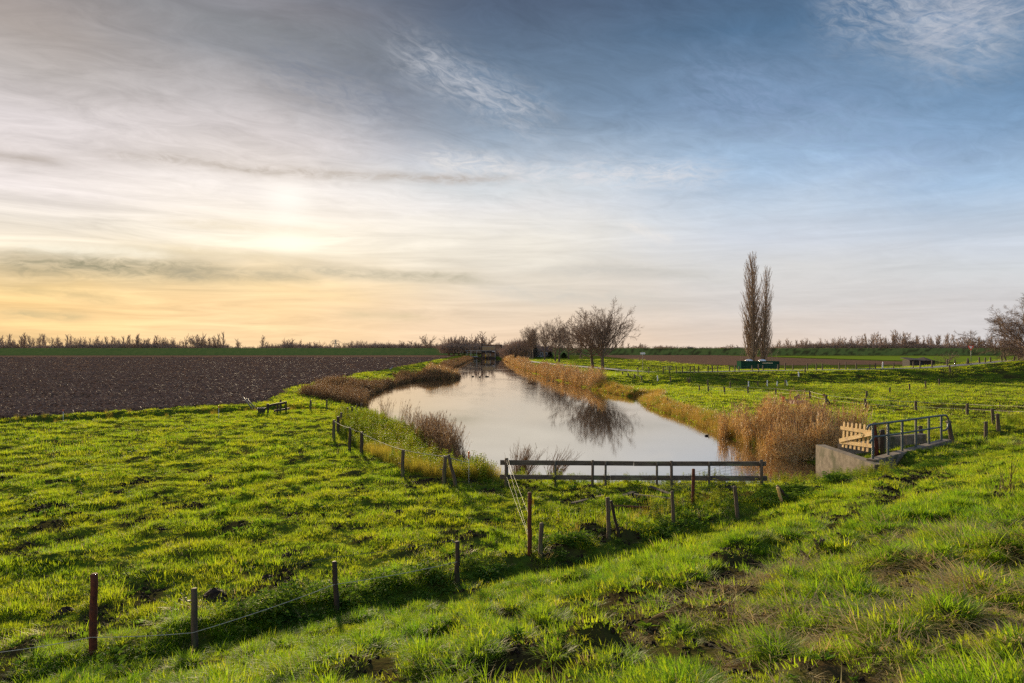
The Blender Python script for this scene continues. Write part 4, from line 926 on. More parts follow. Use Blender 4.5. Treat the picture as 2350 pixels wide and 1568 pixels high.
# ---------------------------------------------------------------- posts
def post_mesh(h, r, mat, name, lean=(0,0), n=9, bend=.005, flat=False):
    b = MB(); k = 6
    pts = [Vector((lean[0]*t + R.gauss(0,bend)*(0 < t < 1), lean[1]*t + R.gauss(0,bend)*(0 < t < 1), -.35*(t == 0) + h*t)) for t in [i/k for i in range(k+1)]]
    rad = [r*R.uniform(.94,1.05)*(1.05-.1*i/k) for i in range(k+1)]
    pts.append(pts[-1] + (pts[-1]-pts[-2]).normalized()*r*.25); rad.append(r*.78)
    return b.tube(pts, rad, n)
POSTS = {}
def post(key, top, base, w, mat, label, name='fence_post', group=None, knob=None, cat='post'):
    """A post the photograph shows from base to top (pixels), w pixels thick."""
    x, y, z = hit(*base)
    k = y/F; h = (base[1]-top[1])*k; lean = ((top[0]-base[0])*k, R.uniform(-.03,.03))
    b = post_mesh(h, max(w*k/2, .012), mat, name, lean)
    o = b.obj(name, M[mat], None, True, (x, y, z)); tag(o, label, cat, group)
    POSTS[key] = (Vector((x, y, z)), Vector((x+lean[0], y+lean[1], z+h)), max(w*k/2, .012))
    if knob:
        for t in knob:
            q = MB(); p = Vector((lean[0]*t, lean[1]*t, h*t)); r = w*k/2
            q.tube([p+Vector((-r*.6,-r*.5,0)), p+Vector((-r*1.6,-r,0)), p+Vector((-r*2.1,-r,.02)), p+Vector((-r*2.1,-r,.06))], r*.22, 5)
            q.obj('insulator', M['wire'], o, True)
    return o
GP = 'posts at the foot of the dike slope'
post('n1', (217,1322), (213,1512), 17, 'rust', 'thick rusty steel post, tallest of those at the foot of the slope')
post('n2', (445,1357), (446,1495), 15, 'wood', 'mossy round wooden post between the thick rusty post and a slimmer dark post', knob=[.82])
post('n3', (767,1290), (774,1412), 12, 'darkwood', 'dark slim wooden post with a white wire passing at half height', knob=[.62])
post('n4', (1050,1250), (1048,1348), 11, 'darkwood', 'dark wooden post beside a tuft of dry grass, below the open meadow', knob=[1.0])
o = post('n5', (1216,1133), (1215,1275), 10, 'rust', 'tall rusty steel post with a yellow tag, held by three pale ropes')
p0, p1_, r_ = POSTS['n5']
q = MB(); q.box((.085, -.03, (p1_-p0).z*.86), (.035, .012, .12)); q.obj('tag', M['yellow'], o)
post('n6', (1243,1199), (1240,1279), 10, 'wood', 'short stubby wooden post right beside the roped rusty post')
post('n7', (1395,1142), (1398,1236), 10, 'wood', 'upright wooden post with a rotten stake leaning against it')
post('n8', (1402,1148), (1421,1230), 7, 'darkwood', 'rotten grey stake leaning against an upright wooden post', 'leaning_stake')
post('n9', (1543,1130), (1547,1209), 8, 'wood', 'plain wooden post midway between the rotten stake and the short rusty post')
post('n10', (1591,1078), (1590,1167), 8, 'rust', 'short rusty steel post with netting hanging behind it', knob=[.83])
post('n11', (1687,1115), (1694,1194), 9, 'wood', 'crooked wooden post tilting over weeds, with a wire hook', knob=[.97])
post('n12', (1786,1124), (1795,1160), 7, 'newwood', 'short pale stump of a broken stake by the worn path', 'broken_stake')
post('n13', (1784,1115), (1815,1152), 7, 'darkwood', 'dark broken stake leaning steeply beside a pale stump', 'broken_stake')
# posts of the nettle bank
post('l1', (767,963), (765,1011), 7, 'wood', 'corner post where the pale rope begins above the nettle bank')
post('l2', (776,955), (776,994), 7, 'darkwood', 'thick dark post close behind the rope corner post')
post('l3', (783,950), (782,988), 6, 'wood', 'slim post third behind the rope corner post')
post('l4', (803,981), (802,1035), 7, 'darkwood', 'dark wooden post under the rope, next to the corner post')
post('l5', (830,992), (829,1046), 8, 'darkwood', 'dark thick post under the rope with nettles pressed against it')
post('l6', (925,1030), (924,1093), 8, 'wood', 'lone wooden post under the sagging middle of the rope', knob=[.5])
post('l7', (1022,1046), (1018,1113), 9, 'wood', 'wooden post that carries the rope and props a slanting strut', knob=[.55])
post('l8', (1029,1047), (1048,1118), 8, 'wood', 'slanting wooden strut propped against the rope post', 'strut')
post('l9', (798,938), (796,963), 5, 'wood', 'grey post at the near end of the back fence by the water')
post('l10', (809,933), (806,958), 5, 'darkwood', 'leaning dark post in the back fence by the water')
post('l11', (819,927), (818,950), 4, 'wood', 'pale post in the back fence standing against the bright water')
post('l12', (829,926), (828,950), 5, 'wood', 'outermost post of the back fence at the canal edge')
post('l13', (713,919), (712,941), 5, 'wood', 'single post standing in raked brown weeds by the ditch')
post('l14', (644,920), (643,944), 5, 'darkwood', 'dark post at the end of the plank barrier by the ditch')
post('l15', (750,920), (750,941), 4, 'wood', 'thin grey post before the rusty reed bank')
# ---------------------------------------------------------------- ropes
def rope(name, pts, r, mat, label, sag=.0, cat='rope', parent=None):
    b = MB()
    for a, c in zip(pts, pts[1:]):
        a, c = Vector(a), Vector(c)
        b.tube([a.lerp(c, t/8) - Vector((0,0,4*sag*(t/8)*(1-t/8)*(c-a).length)) for t in range(9)], r, 4)
    o = b.obj(name, M[mat], parent)
    return tag(o, label, cat) if parent is None else o
tp = lambda k, t=1.0: POSTS[k][0].lerp(POSTS[k][1], t) + Vector((0, -POSTS[k][2], 0))
wh = lambda px, py, d: Vector((ray(px, d), d, CAMZ-(py-HY)/F*d))
rope('rope', [tp('l1', .98), tp('l4', .99), tp('l5', 1.0), tp('l6', 1.02), tp('l7', 1.01), wh(1076,1062,25.0)], .011, 'rope', 'pale rope running post to post above the nettle bank', .012)
rope('fence_wire', [wh(-40,1502,POSTS['n1'][0].y-.15), tp('n1',.26), tp('n2',.30), tp('n3',.60), tp('n4',.55)], .0055, 'rope', 'white wire strung low between the posts at the foot of the slope', .012, 'wire')
rope('fence_wire', [wh(-40,1445,15.5), wh(470,1322,15.2), wh(760,1280,15.2), wh(1040,1240,15.6)], .004, 'wire', 'thin grey wire strung across the meadow behind the foot posts', .008, 'wire')
b = MB(); b.tube([(0,0,0),(0,0,1.08)], .009, 6); pole = b.obj('electric_fence_pole', M['white'], None, True); x, y, z = hit(1076,1114); pole.location = (x, y, z)
tag(pole, 'thin white plastic pole with an orange ring head at the end of the rope', 'fence pole')
b = MB(); b.lathe([(.012,.90),(.03,1.0),(.018,1.06),(.035,1.10),(.035,1.16),(.01,1.18)], 8); b.obj('head', M['orange'], pole, True)
for px, yt, yb, lab in ((145,945,970,'thin white pole with an orange tip on the open stretch of the ditch edge'), (502,932,960,'thin white pole with an orange tip nearer the plank barrier')):
    x, y, z = hit(px, yb); h = (yb-yt)*y/F
    b = MB(); b.tube([(0,0,-.1),(0,0,h)], .016, 5); o = b.obj('electric_fence_pole', M['white'], None, True, (x, y, z)); tag(o, lab, 'fence pole')
    b = MB(); b.tube([(0,0,h*.9),(0,0,h*1.04)], .035, 6); b.obj('head', M['orange'], o)

# ---------------------------------------------------------------- wooden rail fence over the water
x0, y0, z0 = hit(1162, 1119); x1, y1, z1 = hit(1746, 1115)
FY = .5*(y0+y1)
tf = thing('rail_fence', (x0, FY, 0), 'long grey wooden fence with two plank rails at the head of the canal', 'fence')
def fp(X_, Y_): return 1090+X_*.3174, 975.3+Y_*.3174
kk = FY/F
for X_, a_, b_, w_ in ((225,238,460,28),(582,262,455,18),(847,253,470,21),(942,265,474,17),(1315,268,474,18),(1420,258,478,22),(1693,266,474,19),(2068,250,448,26)):
    (px, pa), (_, pb) = fp(X_, a_), fp(X_, b_)
    h = CAMZ-(pa-HY)*kk; lo = CAMZ-(pb-HY)*kk - .25; w = w_*.3174*kk
    b = MB(); lx = R.uniform(-.02,.02)
    b.tube([(0,0,lo),(lx*.5,0,(lo+h)/2),(lx,0,h-.01),(lx,0,h)], [w/2,w/2*.98,w/2*.95,w/2*.7], 8)
    b.obj('fence_post', M['oldwood' if w_ < 20 else 'wood'], tf, True, (ray(px, FY)-x0, 0 if w_ < 20 else -.06, 0))
for (Xa, Ya), (Xb, Yb), (Xm) in (((183,275),(2110,284),1150),((180,378),(2118,390),980)):
    pa, pb = fp(Xa, Ya), fp(Xb, Yb)
    A_ = Vector((ray(pa[0], FY)-x0, 0, CAMZ-(pa[1]-HY)*kk)); B_2 = Vector((ray(pb[0], FY)-x0, 0, CAMZ-(pb[1]-HY)*kk))
    tm = (Xm-Xa)/(Xb-Xa); Cm = A_.lerp(B_2, tm) - Vector((0,0,.012))
    for s_, e_ in ((A_, Cm-Vector((.004,0,0))), (Cm+Vector((.004,0,0)), B_2)):
        b = MB(); n = 6
        for i in range(1):
            b.beam(s_+Vector((0,.075,0)), e_+Vector((0,.075,0)), .045, .165, 0, .006)
        o = b.obj('rail', M['oldwood'], tf)
# three ropes from the fence to the roped rusty post
A0 = Vector((x0, FY-.1, CAMZ-(1054-HY)*kk)); A1 = Vector((x0, FY-.1, CAMZ-(1092-HY)*kk))
bb = tp('n5', .35)
for i, (a, c, lab) in enumerate(((A0+Vector((.05,0,.02)), tp('n5',.62), 'pale rope slung from the corner of the rail fence high onto the rusty post'), (A0, tp('n5',.28), 'pale rope from the corner of the rail fence low onto the rusty post'), (A1, tp('n5',.26), 'pale rope from half way up the rail fence corner down to the rusty post'))):
    rope('guy_rope', [a, c], .0026, 'rope', lab, .004)
# wire netting that hangs behind the short rusty post
b = MB(); nd = FY-1.2
for i in range(17):
    t = i/16; xx = 1512+t*190; yb = 1122 + 4*math.sin(t*5); yt = 1105-48*t
    b.tube([wh(xx+5, yb, nd), wh(xx, (yb+yt)/2, nd+.05), wh(xx-3, yt, nd+.1)], .0035, 3, 0, False)
for j in range(8):
    u = j/7
    b.tube([wh(1512+190*t, (1122+4*math.sin(t*5))*(1-u)+(1105-48*t)*u, nd+.1*u) for t in (0,.25,.5,.75,1)], .0035, 3, 0, False)
tag(b.obj('wire_netting', M['wire']), 'sagging square wire netting hung between rusty post and rail fence', 'netting')
# planks on the grass
def plank(p1, p2, w, th, mat, label, lift=.06, name='plank'):
    a, c = hit(*p1), hit(*p2); a = Vector(a)+Vector((0,0,lift)); c = Vector(c)+Vector((0,0,lift))
    m = (a+c)/2; b = MB(); b.beam(a-m, c-m, w, th, 0, .01); o = b.obj(name, M[mat], None, False, m); return tag(o, label, 'plank')
plank((1312,1160),(1385,1142), .12, .05, 'darkwood', 'dark half sunk plank farthest out on the open grass')
plank((1422,1145),(1455,1134), .16, .05, 'darkwood', 'short black plank lying between two long grey planks')
plank((1455,1139),(1540,1149), .14, .06, 'wood', 'long grey plank lying flat below the middle of the rail fence')
plank((1492,1124),(1538,1141), .13, .05, 'wood', 'pale plank with one end propped up by the rail fence post', .10)
plank((1410,1165),(1495,1169), .08, .06, 'rust', 'reddish pole lying in the grass behind the rotten stake', .05, 'pole')
# ---------------------------------------------------------------- molehills
def mound(px, py, wpx, label, cat='molehill', mat='soil', hh=.42, name='molehill'):
    x, y, z = hit(px, py); r = wpx*y/F/2; n, k = 14, 6; b = MB(); vs = []
    for i in range(k+1):
        t = i/k
        for j in range(n):
            a = 2*PI*j/n; rr = r*(1-t)*(1+R.uniform(-.14,.14)); vs.append((rr*math.cos(a), rr*math.sin(a), -.05+(r*hh+.05)*(1-(1-t)**2)*R.uniform(.85,1.1)))
    b.add(vs, [(i*n+j, i*n+(j+1)%n, (i+1)*n+(j+1)%n, (i+1)*n+j) for i in range(k) for j in range(n)])
    return tag(b.obj(name, M[mat], None, False, (x, y, z)), label, cat, 'molehills on the meadow')
for a in ((540,1097,22,'dark molehill on the bright meadow, alone level with the lone rope post'), (226,1100,14,'small molehill in a pair far out on the meadow, side by side with its twin'),
          (262,1101,14,'twin of the small far molehill, the one nearer the canal'), (868,1168,24,'dark molehill beside the wide black molehill'), (915,1177,40,'wide black molehill, largest on the meadow'),
          (176,1130,34,'grassy mound of a molehill near the photo edge'), (940,1210,30,'molehill between the wide black molehill and the posts'), (318,997,16,'tiny molehill near the ditch'),
          (492,1372,52,'big dark molehill right behind the mossy wooden post'), (150,1406,52,'low brown molehill close to the thick rusty post'), (660,1281,40,'worn molehill in the middle of the near meadow'),
          (612,1326,34,'crumbled molehill just behind the slim dark post'), (42,1236,44,'half overgrown molehill close to the photo edge'), (52,1195,36,'trampled earth heap farther out by the photo edge'), (700,1080,14,'small molehill out beyond the wide black one')):
    mound(*a)
# ---------------------------------------------------------------- culvert, gate and railing
K0 = Vector((15.95, 29.9, 0)); K1 = Vector((22.6, 35.1, 0)); kd = (K1-K0).normalized(); kn = Vector((-kd.y, kd.x, 0))
zk0, zk1 = .02, .22
cul = thing('culvert', (15.95, 30, 0), 'weathered concrete culvert with headwall and low kerbs at the canal corner', 'culvert')
L0 = Vector((15.95, 30, 0))
b = MB()   # headwall along the canal
hw = [Vector((15.7, 29.4, 0)), Vector((15.75, 34.3, 0))]
b.add([Vector(v)-L0 for v in ((15.55,29.3,-2.2),(16.05,29.3,-2.2),(15.75,34.4,-2.2),(15.3,34.4,-2.2),(15.55,29.3,-.08),(16.05,29.3,-.08),(15.75,34.4,.06),(15.3,34.4,.06))],
      [(0,3,2,1),(4,5,6,7),(0,1,5,4),(1,2,6,5),(2,3,7,6),(3,0,4,7)]); b.obj('headwall', M['concrete'], cul)
b = MB(); a, c = K0-L0, K1-L0
b.add([a+Vector((0,0,-1)), c+Vector((0,0,-1)), c+kn*.42+Vector((0,0,-1)), a+kn*.42+Vector((0,0,-1)), a+Vector((0,0,zk0)), c+Vector((0,0,zk1)), c+kn*.42+Vector((0,0,zk1)), a+kn*.42+Vector((0,0,zk0))],
      [(0,3,2,1),(4,5,6,7),(0,1,5,4),(1,2,6,5),(2,3,7,6),(3,0,4,7)]); b.obj('kerb', M['concrete'], cul)
for t, off, ln, zt, hgt in ((.34,2.3,1.9,.02,.5),(.60,1.5,1.55,.22,.62),(.88,1.4,1.55,.18,.50)):
    b = MB(); p = K0-L0+kd*(t*8.4)+kn*off
    b.box(p+Vector((0,0,zt)), (ln, .34, hgt), Matrix.Rotation(math.atan2(kd.y, kd.x)-.25, 3, 'Z'), 0, .02); b.obj('wall_block', M['concrete'], cul)
# steel railing
rl = thing('railing', tuple(K0), 'blue grey tubular steel railing with rounded end on the culvert', 'railing')
def kp(t, z): return kd*(t*(K1-K0).length) + kn*.22 + Vector((0,0,z))
def kz(t): return zk0 + (zk1-zk0)*t
def solve(px, py):   # a point above the kerb line that the photograph shows at px, py
    best = min((abs(((K0+kp(t/400,0)).x)/((K0+kp(t/400,0)).y)*F+CX-px), t/400) for t in range(-40, 460))
    p = K0+kp(best[1], 0); return best[1], CAMZ-(py-HY)/F*p.y
def rp(X_, Y_): return solve((3350+X_*.21277)*.5737, (1600+Y_*.21277)*.5737)
top = [rp(620,470), rp(1220,395), rp(1720,325), rp(2010,287)]
end = [rp(2045,292), rp(2080,345), rp(2090,430), rp(2075,520), rp(2040,565), rp(1985,578)]
b = MB(); b.tube([kp(t, z) for t, z in [rp(560,560), rp(580,495)]+top+end], .048, 8); b.obj('top_rail', M['steel'], rl, True)
b = MB(); b.tube([kp(t, z) for t, z in (rp(610,795), rp(690,690), rp(745,690), rp(1220,630), rp(1720,547), rp(1965,510))], .042, 8); b.obj('mid_rail', M['steel'], rl, True)
for X_, ya, yb in ((665,470,945),(950,440,905),(1218,400,855),(1475,370,815),(1720,335,770),(1953,300,725)):
    t, z = rp(X_, ya); b = MB(); b.beam(kp(t, kz(t)-.06), kp(t, z), .10, .045); b.obj('upright', M['steel'], rl)
# wooden picket gate standing on the headwall
gt = thing('picket_gate', (15.75, 30.2, 0), 'crooked pale wooden picket gate with a Z brace on the concrete headwall', 'gate')
gd = Vector((15.62-16.06, 33.4-30.0, 0)); gl_ = gd.length; gd.normalize()
G0 = Vector((16.06, 30.0, 0))
def gsolve(px, py, off=0.0):
    best = min((abs((G0+gd*(u/200)).x/(G0+gd*(u/200)).y*F+CX-px), u/200) for u in range(-160, 1100))
    p = G0+gd*best[1]; return p + Vector((-off, 0, CAMZ-(py-HY)/F*p.y)) - Vector((15.75, 30.2, 0))
def gp(X_, Y_, off=0.): return gsolve((3350+X_*.21277)*.5737, (1600+Y_*.21277)*.5737, off)
for i, (xa, ya, xb, yb) in enumerate(((130,405,103,888),(203,418,168,903),(281,425,245,915),(358,433,322,932),(432,440,402,943),(512,455,480,960),(592,470,560,975))):
    a, c = gp(xa, ya), gp(xb, yb); b = MB(); w = .14
    u = gd*(w/2); nrm = Vector((-.014, 0, 0))
    dz = Vector((0,0,.06))
    out_ = [c-u, c+u, a+u-dz, a+u*.55-dz*.25, a-u*.55-dz*.25, a-u-dz]
    b.add([v+nrm for v in out_]+[v-nrm for v in out_], [tuple(range(6)), tuple(range(11,5,-1))]+[(j, 6+j, 6+(j+1)%6, (j+1)%6) for j in range(6)])
    b.obj('picket', M['newwood'], gt)
for (xa, ya, xb, yb), off in (((75,525,695,620),.035),((55,785,685,872),.035),((60,765,690,632),.065)):
    b = MB(); b.beam(gp(xa, ya, off), gp(xb, yb, off), .028, .17, 0, .006); b.obj('brace', M['newwood'], gt)
M['green'] = solid('green twine', (.02,.30,.16), None, 5, .6)
b = MB(); b.tube([gp(475,615,.10), gp(505,640,.10), gp(480,695,.10)], .013, 5); b.obj('twine', M['green'], gt)
# posts along the kerb
post('b1', (2006,972), (2013,1047), 9, 'rust', 'dark rusty steel post that holds the picket gate')
post('b2', (2024,989), (2026,1043), 10, 'darkwood', 'dark round wooden post beside the gate post at the kerb', knob=[.95])
post('b3', (2113,977), (2114,1023), 9, 'wood', 'pale round wooden post in front of the middle of the railing', knob=[.95])
post('b4', (2177,969), (2185,1017), 10, 'wood', 'leaning wooden post at the rounded end of the railing', knob=[.95])
post('b5', (2263,968), (2262,1011), 8, 'wood', 'lone wooden post on the trodden ground past the railing', knob=[.95])
post('b6', (2277,940), (2280,977), 7, 'wood', 'slim wooden post, farther of two close together past the railing')
post('b7', (2289,951), (2292,991), 8, 'wood', 'thicker wooden post, nearer of two close together past the railing', knob=[.95])
# ---------------------------------------------------------------- rope fence across the lower meadow
rf = thing('rope_fence', hit(1625.4, 900.6), 'rope fence on wooden posts across the lower meadow behind the reeds', 'fence')
ro = Vector(rf.location); tops = []
for px, pt, pb, w, tx in ((1625.4,887,901,4,1625),(1663,888,904,4,1662),(1716.5,889,905,4,1716),(1780.5,892.5,907,4,1780),(1860,897,917,5,1857.5),(1895.5,906,929,5,1896),(1988,916,939,6,1985),(2102.5,922.5,946,6,2101.5),(2220.5,926,953,6.5,2220)):
    x, y, z = hit(px, pb); k = y/F; h = (pb-pt)*k; lean = ((tx-px)*k, 0)
    o = post_mesh(h, w*k/2, 'wood', 'fence_post', lean, 7).obj('fence_post', M['wood'], rf, True, Vector((x,y,z))-ro); tops.append(Vector((x+lean[0],y,z+h))-ro)
xe, ye, ze = hit(2352, 962); tops.append(Vector((xe+1, ye, ze+1.0))-ro)
for f in (.03, .45): rope('rope', [p - Vector((0,.1,f)) for p in tops], .014, 'rope', None, .006, parent=rf)
post('m1', (1890,904), (1906,928), 4, 'darkwood', 'slanting brace stake against a post of the rope fence', 'strut')
post('m2', (1989,898), (1988.5,915), 5, 'wood', 'thick grey post in front of the embankment just behind the rope fence')
for i, (px, pt, pb, lab) in enumerate(((2041.8,889,903,'first'),(2087,882,896,'second'),(2124,875,890,'third'),(2155,870,885.5,'fourth'))):
    post('u%d' % i, (px, pt), (px+.5, pb), 3.6, 'wood', 'wooden post, %s in the line rising from the rope fence to the fruit tree' % lab, group='posts rising up the embankment')
post('u5', (2178.5,838), (2181,855), 4, 'wood', 'wooden post at the top of the slope below the small fruit tree')
post('u6', (2154.4,870), (2154.6,885), 3, 'wood', 'slim stake doubled with the fourth slope post') if False else None
for px, pt, pb, mat, tx, lab in ((1417.6,886.5,895,'darkwood',1417.6,'dark post in the sedge below the avenue trees'),(1532,915,929,'wood',1531.5,'stub of a post on the sedge spit in the canal'),(1589,930,941,'wood',1589,'short post on the meadow edge of the spit'),(1674,948,973,'wood',1673.5,'slim post at the left flank of the big tan reeds'),
        (1605.5,885,900,'wood',1604.8,'tilted post at the end of the inlet ditch'),(1624.3,871,887,'wood',1624.3,'tall post directly behind the first post of the rope fence'),(1676,877,893,'wood',1676,'post with a muddy foot at the base of the embankment'),(1717.6,876,889,'white',1718,'leaning white pole in front of the green containers'),(1739,875,887,'wood',1739,'short post between two white poles under the containers'),
        (1760.8,873,887,'white',1760.8,'upright white pole under the end of the containers'),(1783,875,887,'white',1783.5,'white pole next to a post with a slanting white stake'),(1801.4,872,886,'wood',1801.4,'post with a slanting white stake beside it'),(1807.5,873,885.5,'white',1803.5,'slanting white stake beside a wooden post'),(1833,853.5,865.5,'white',1832.5,'white pole half way up the embankment'),(1848,842.5,855.5,'wood',1847.5,'wooden post at the embankment top above a white pole'),
        (1583,866.5,881,'wood',1583,'post with a slanting stake under the field gate'),(1582,868,880.5,'wood',1576.5,'slanting stake beside the post under the field gate'),(1539,864,876,'wood',1539,'post by a white stone at the embankment foot'),(1509,864,876,'white',1509,'white pole nearest the avenue on the embankment'),
        (1472.7,865,875,'wood',1472.2,'last post of the short rope line going down from the road'),(1456.4,859.5,868.5,'wood',1456,'middle post of the short rope line going down from the road'),(1442,857,865.5,'wood',1441.5,'post below the metal farm gate by the road'),(1429,854,861,'wood',1429,'small post beside the metal farm gate'),
        (2025,831,846,'white',2026,'pale stake on the embankment top before the shed')):
    post('s%g' % px, (tx, pt), (px, pb), 3.4 if mat == 'wood' else 2.6, mat, lab, 'fence_post' if mat != 'white' else 'white_pole', cat='post' if mat != 'white' else 'pole')
rope('rope', [tp('s1442',1), tp('s1456.4',1), tp('s1472.7',1)], .014, 'rope', 'short rope line dropping from the farm gate down the bank', .01)
# ---------------------------------------------------------------- wire fences along the embankment crest
def wire_fence(rows, label, w, d0=None):
    x, y, z = hit(rows[0][0], rows[0][2]); t = thing('wire_fence', (x, y, z), label, 'fence'); o0 = Vector((x,y,z)); tops = []; me = {}
    for px, pt, pb, *r in rows:
        lean = r[0] if r else 0
        if d0 is None: x, y, z = hit(px, pb)
        else: y = d0(px); x = ray(px, y); z = H(x, y)
        k = y/F; h = max(.7, CAMZ-(pt-HY)*k - z)
        p = post_mesh(h, w*k/2, 'wood', 'fence_post', (lean*k, 0), 6).obj('fence_post', M['wood'], t, True, Vector((x,y,z))-o0); tops.append(Vector((x+lean*k,y,z+h))-o0)
    for f in (.08, .42, .78): rope('wire', [p-Vector((0,0,f)) for p in tops], .008, 'wire', None, .002, parent=t)
    return t
crest = lambda px: np.interp(px, [1440,1560,1700,2000,2150,2235,2350], [114,118,124.5,125.6,127,130,131])
wire_fence([(1464,843,851),(1489,842,851),(1522,841,850),(1536,842,850),(1552.5,840.5,851,-1),(1566,842,850),(1584,841,850),(1593,840,850),(1603,840.5,850),(1625,840,849),(1635,840,850),(1647,840,849),(1674,840.5,849),(1686.5,838,850),(1696,841,849),(1726,839.5,848),(1741,836,848),(1751,839,847.5),(1785.6,837,847),(1802,833,846),(1819.5,836,846),(1852.8,834,845.7),(1873.6,835,847),(1887.5,835.2,845),(1926,833,845),(1941,831,846),(1965,834,844.5),(1996,836,844),(2009,833.7,844),(2051,833,842),(2096,830,841),(2111,829,840,1)],
           'long post and wire fence along the embankment top before the containers', 2.6, crest)
wire_fence([(2139,828,839),(2174,825,837.4),(2192,825.6,838,-1),(2219,823,836,2),(2224,823,836,-3),(2248,820,834,-1),(2261,821,834),(2273,820,835),(2300,817,829.6,-2),(2309,815,828,-5),(2328,819,827),(2338,814,826,-1)],
           'uneven fence of leaning posts along the embankment top past the shed', 3.2, crest)
# ---------------------------------------------------------------- far things on the embankment
def at(px, d, z=None): x = ray(px, d); return Vector((x, d, H(x, d) if z is None else z))
M['containergreen'] = solid('dark green painted steel', (.024,.075,.046), (.017,.055,.034), 1.5, .9, .0, .1, c3=(.03,.07,.045))
M['cream'] = solid('cream paint', (.65,.58,.36), None, 5, .5)
M['dome'] = solid('milky skylight', (.72,.76,.80), None, 5, .25)
def container(pxa, pxb, pt, d, depth, label, side):
    a = at(pxa, d); b_ = at(pxb, d); z0 = min(a.z, b_.z)-.3; W = (b_-a).x; top_z = CAMZ-(pt-HY)/F*d; t = thing('container', (a.x+W/2, d+depth/2, z0), label, 'container'); h = top_z-z0
    b = MB(); n = 22                                    # corrugated walls
    ol = []
    for i in range(n*2+1): ol.append((-W/2+W*i/(n*2), -depth/2 + (.05 if i % 2 else 0)))
    ol += [(W/2, depth/2), (-W/2, depth/2)]
    k = len(ol); b.add([(x, y, 0) for x, y in ol]+[(x, y, h-.08) for x, y in ol], [(i, (i+1)%k, k+(i+1)%k, k+i) for i in range(k)]); b.obj('wall', M['containergreen'], t)
    b = MB(); b.box((0,0,h-.03), (W+.06, depth+.06, .12)); b.obj('roof', M['containergreen'], t)
    for sx in (-1, 1): b = MB(); b.box((sx*(W/2-.04), -depth/2-.03, h/2), (.12, .10, h)); b.obj('corner_post', M['containergreen'], t)
    b = MB(); b.lathe([(.78,0),(.78,.1),(.62,.26),(.32,.36),(.02,.40)], 16, (side, 0, h+.03)); b.obj('skylight', M['dome'], t, True)
    return t, h, W, depth
t1, h1, W1, D1 = container(1700.5, 1738, 829.3, 141, 2.6, 'dark green container with a round skylight, one nearest the avenue', .4)
t2, h2, W2, D2 = container(1738.5, 1788.5, 829.6, 141.5, 3.0, 'dark green container with cream sign strip, nearest the bushy fence', -.75)
b = MB(); b.box((-.2, -D2/2-.05, h2-.35), (2.1, .05, .16)); b.obj('sign_strip', M['cream'], t2)
# shed
M['shedwood'] = solid('dark tarred boards', (.06,.048,.042), (.035,.028,.025), 3, .85, .2, .4, (4,4,.3), bdist=.02)
M['felt'] = solid('lichened roofing felt', (.11,.075,.055), (.07,.05,.04), 2, .9, .2, .4, c3=(.12,.13,.09))
sd_ = 158; a = at(2088, sd_); c = at(2146, sd_); z0 = -.2; W = (c-a).x; tz = CAMZ-(827-HY)/F*sd_
t = thing('shed', ((a.x+c.x)/2, sd_+1.5, z0), 'low dark wooden shed with a sagging felt roof behind the wire fence', 'shed'); h = tz-z0
b = MB(); b.box((0,0,h/2), (W, 3, h)); b.obj('wall', M['shedwood'], t)
b = MB(); xs = [-W/2-.4, -W*.3, -.1, W*.12, W/2-.7, W/2+.6]; zf = [h+.05, h+.12, h-.08, h-.10, h+.03, h-.28]; zb = [h+.6, h+.62, h+.42, h+.40, h+.7, h+.1]
vs = [(x_, -1.9, z_) for x_, z_ in zip(xs, zf)] + [(x_, 1.8, z_) for x_, z_ in zip(xs, zb)]; vs += [(x_, y_, z_-.12) for x_, y_, z_ in vs]
fs = [(i, i+1, 7+i, 6+i) for i in range(5)] + [(12+i, 18+i, 19+i, 13+i) for i in range(5)] + [(12+i, 13+i, 1+i, i) for i in range(5)] + [(6+i, 7+i, 19+i, 18+i) for i in range(5)] + [(0,6,18,12),(5,17,23,11)]
b.add(vs, fs); b.obj('roof', M['felt'], t)
M['bluedoor'] = solid('dark blue paint', (.02,.025,.055), None, 3, .6)
b = MB(); b.box((-W*.08, -1.53, h*.45), (.8, .06, h*.9)); b.obj('door', M['bluedoor'], t)
# shrub by the fence
def shrub(px, py, wpx, hpx, mat, label, d=None, n=900, leafsize=.14, name='shrub'):
    x, y, z = hit(px, py) if d is None else tuple(at(px, d)); k = y/F; rx, hz = wpx*k/2, hpx*k; b = MB()
    for _ in range(n):
        a_ = R.uniform(0, 6.28); r = math.sqrt(R.random()); u = R.random()
        p = Vector((rx*r*math.cos(a_), rx*.7*r*math.sin(a_), hz*u*math.sqrt(max(0, 1-r*r*.9))*R.uniform(.85,1.1))); e = R.uniform(0, 6.28)
        b.leaf(p, (math.cos(e), math.sin(e), R.uniform(-.3,.9)), leafsize*R.uniform(.7,1.5), leafsize*.5)
    st = MB()
    for _ in range(8):
        a_ = R.uniform(0, 6.28); st.tube([(0,0,-.1), (rx*.3*math.cos(a_), rx*.2*math.sin(a_), hz*.5), (rx*.6*math.cos(a_), rx*.4*math.sin(a_), hz*.85)], [.03,.02,.01], 4)
    t = thing(name, (x, y, z), label, 'shrub'); b.obj('foliage', M[mat], t); st.obj('stem', M['bark'], t); return t
shrub(1880, 842, 66, 17, 'weed', 'dark green low bramble bush behind the wire fence', 150, 1500, .22)
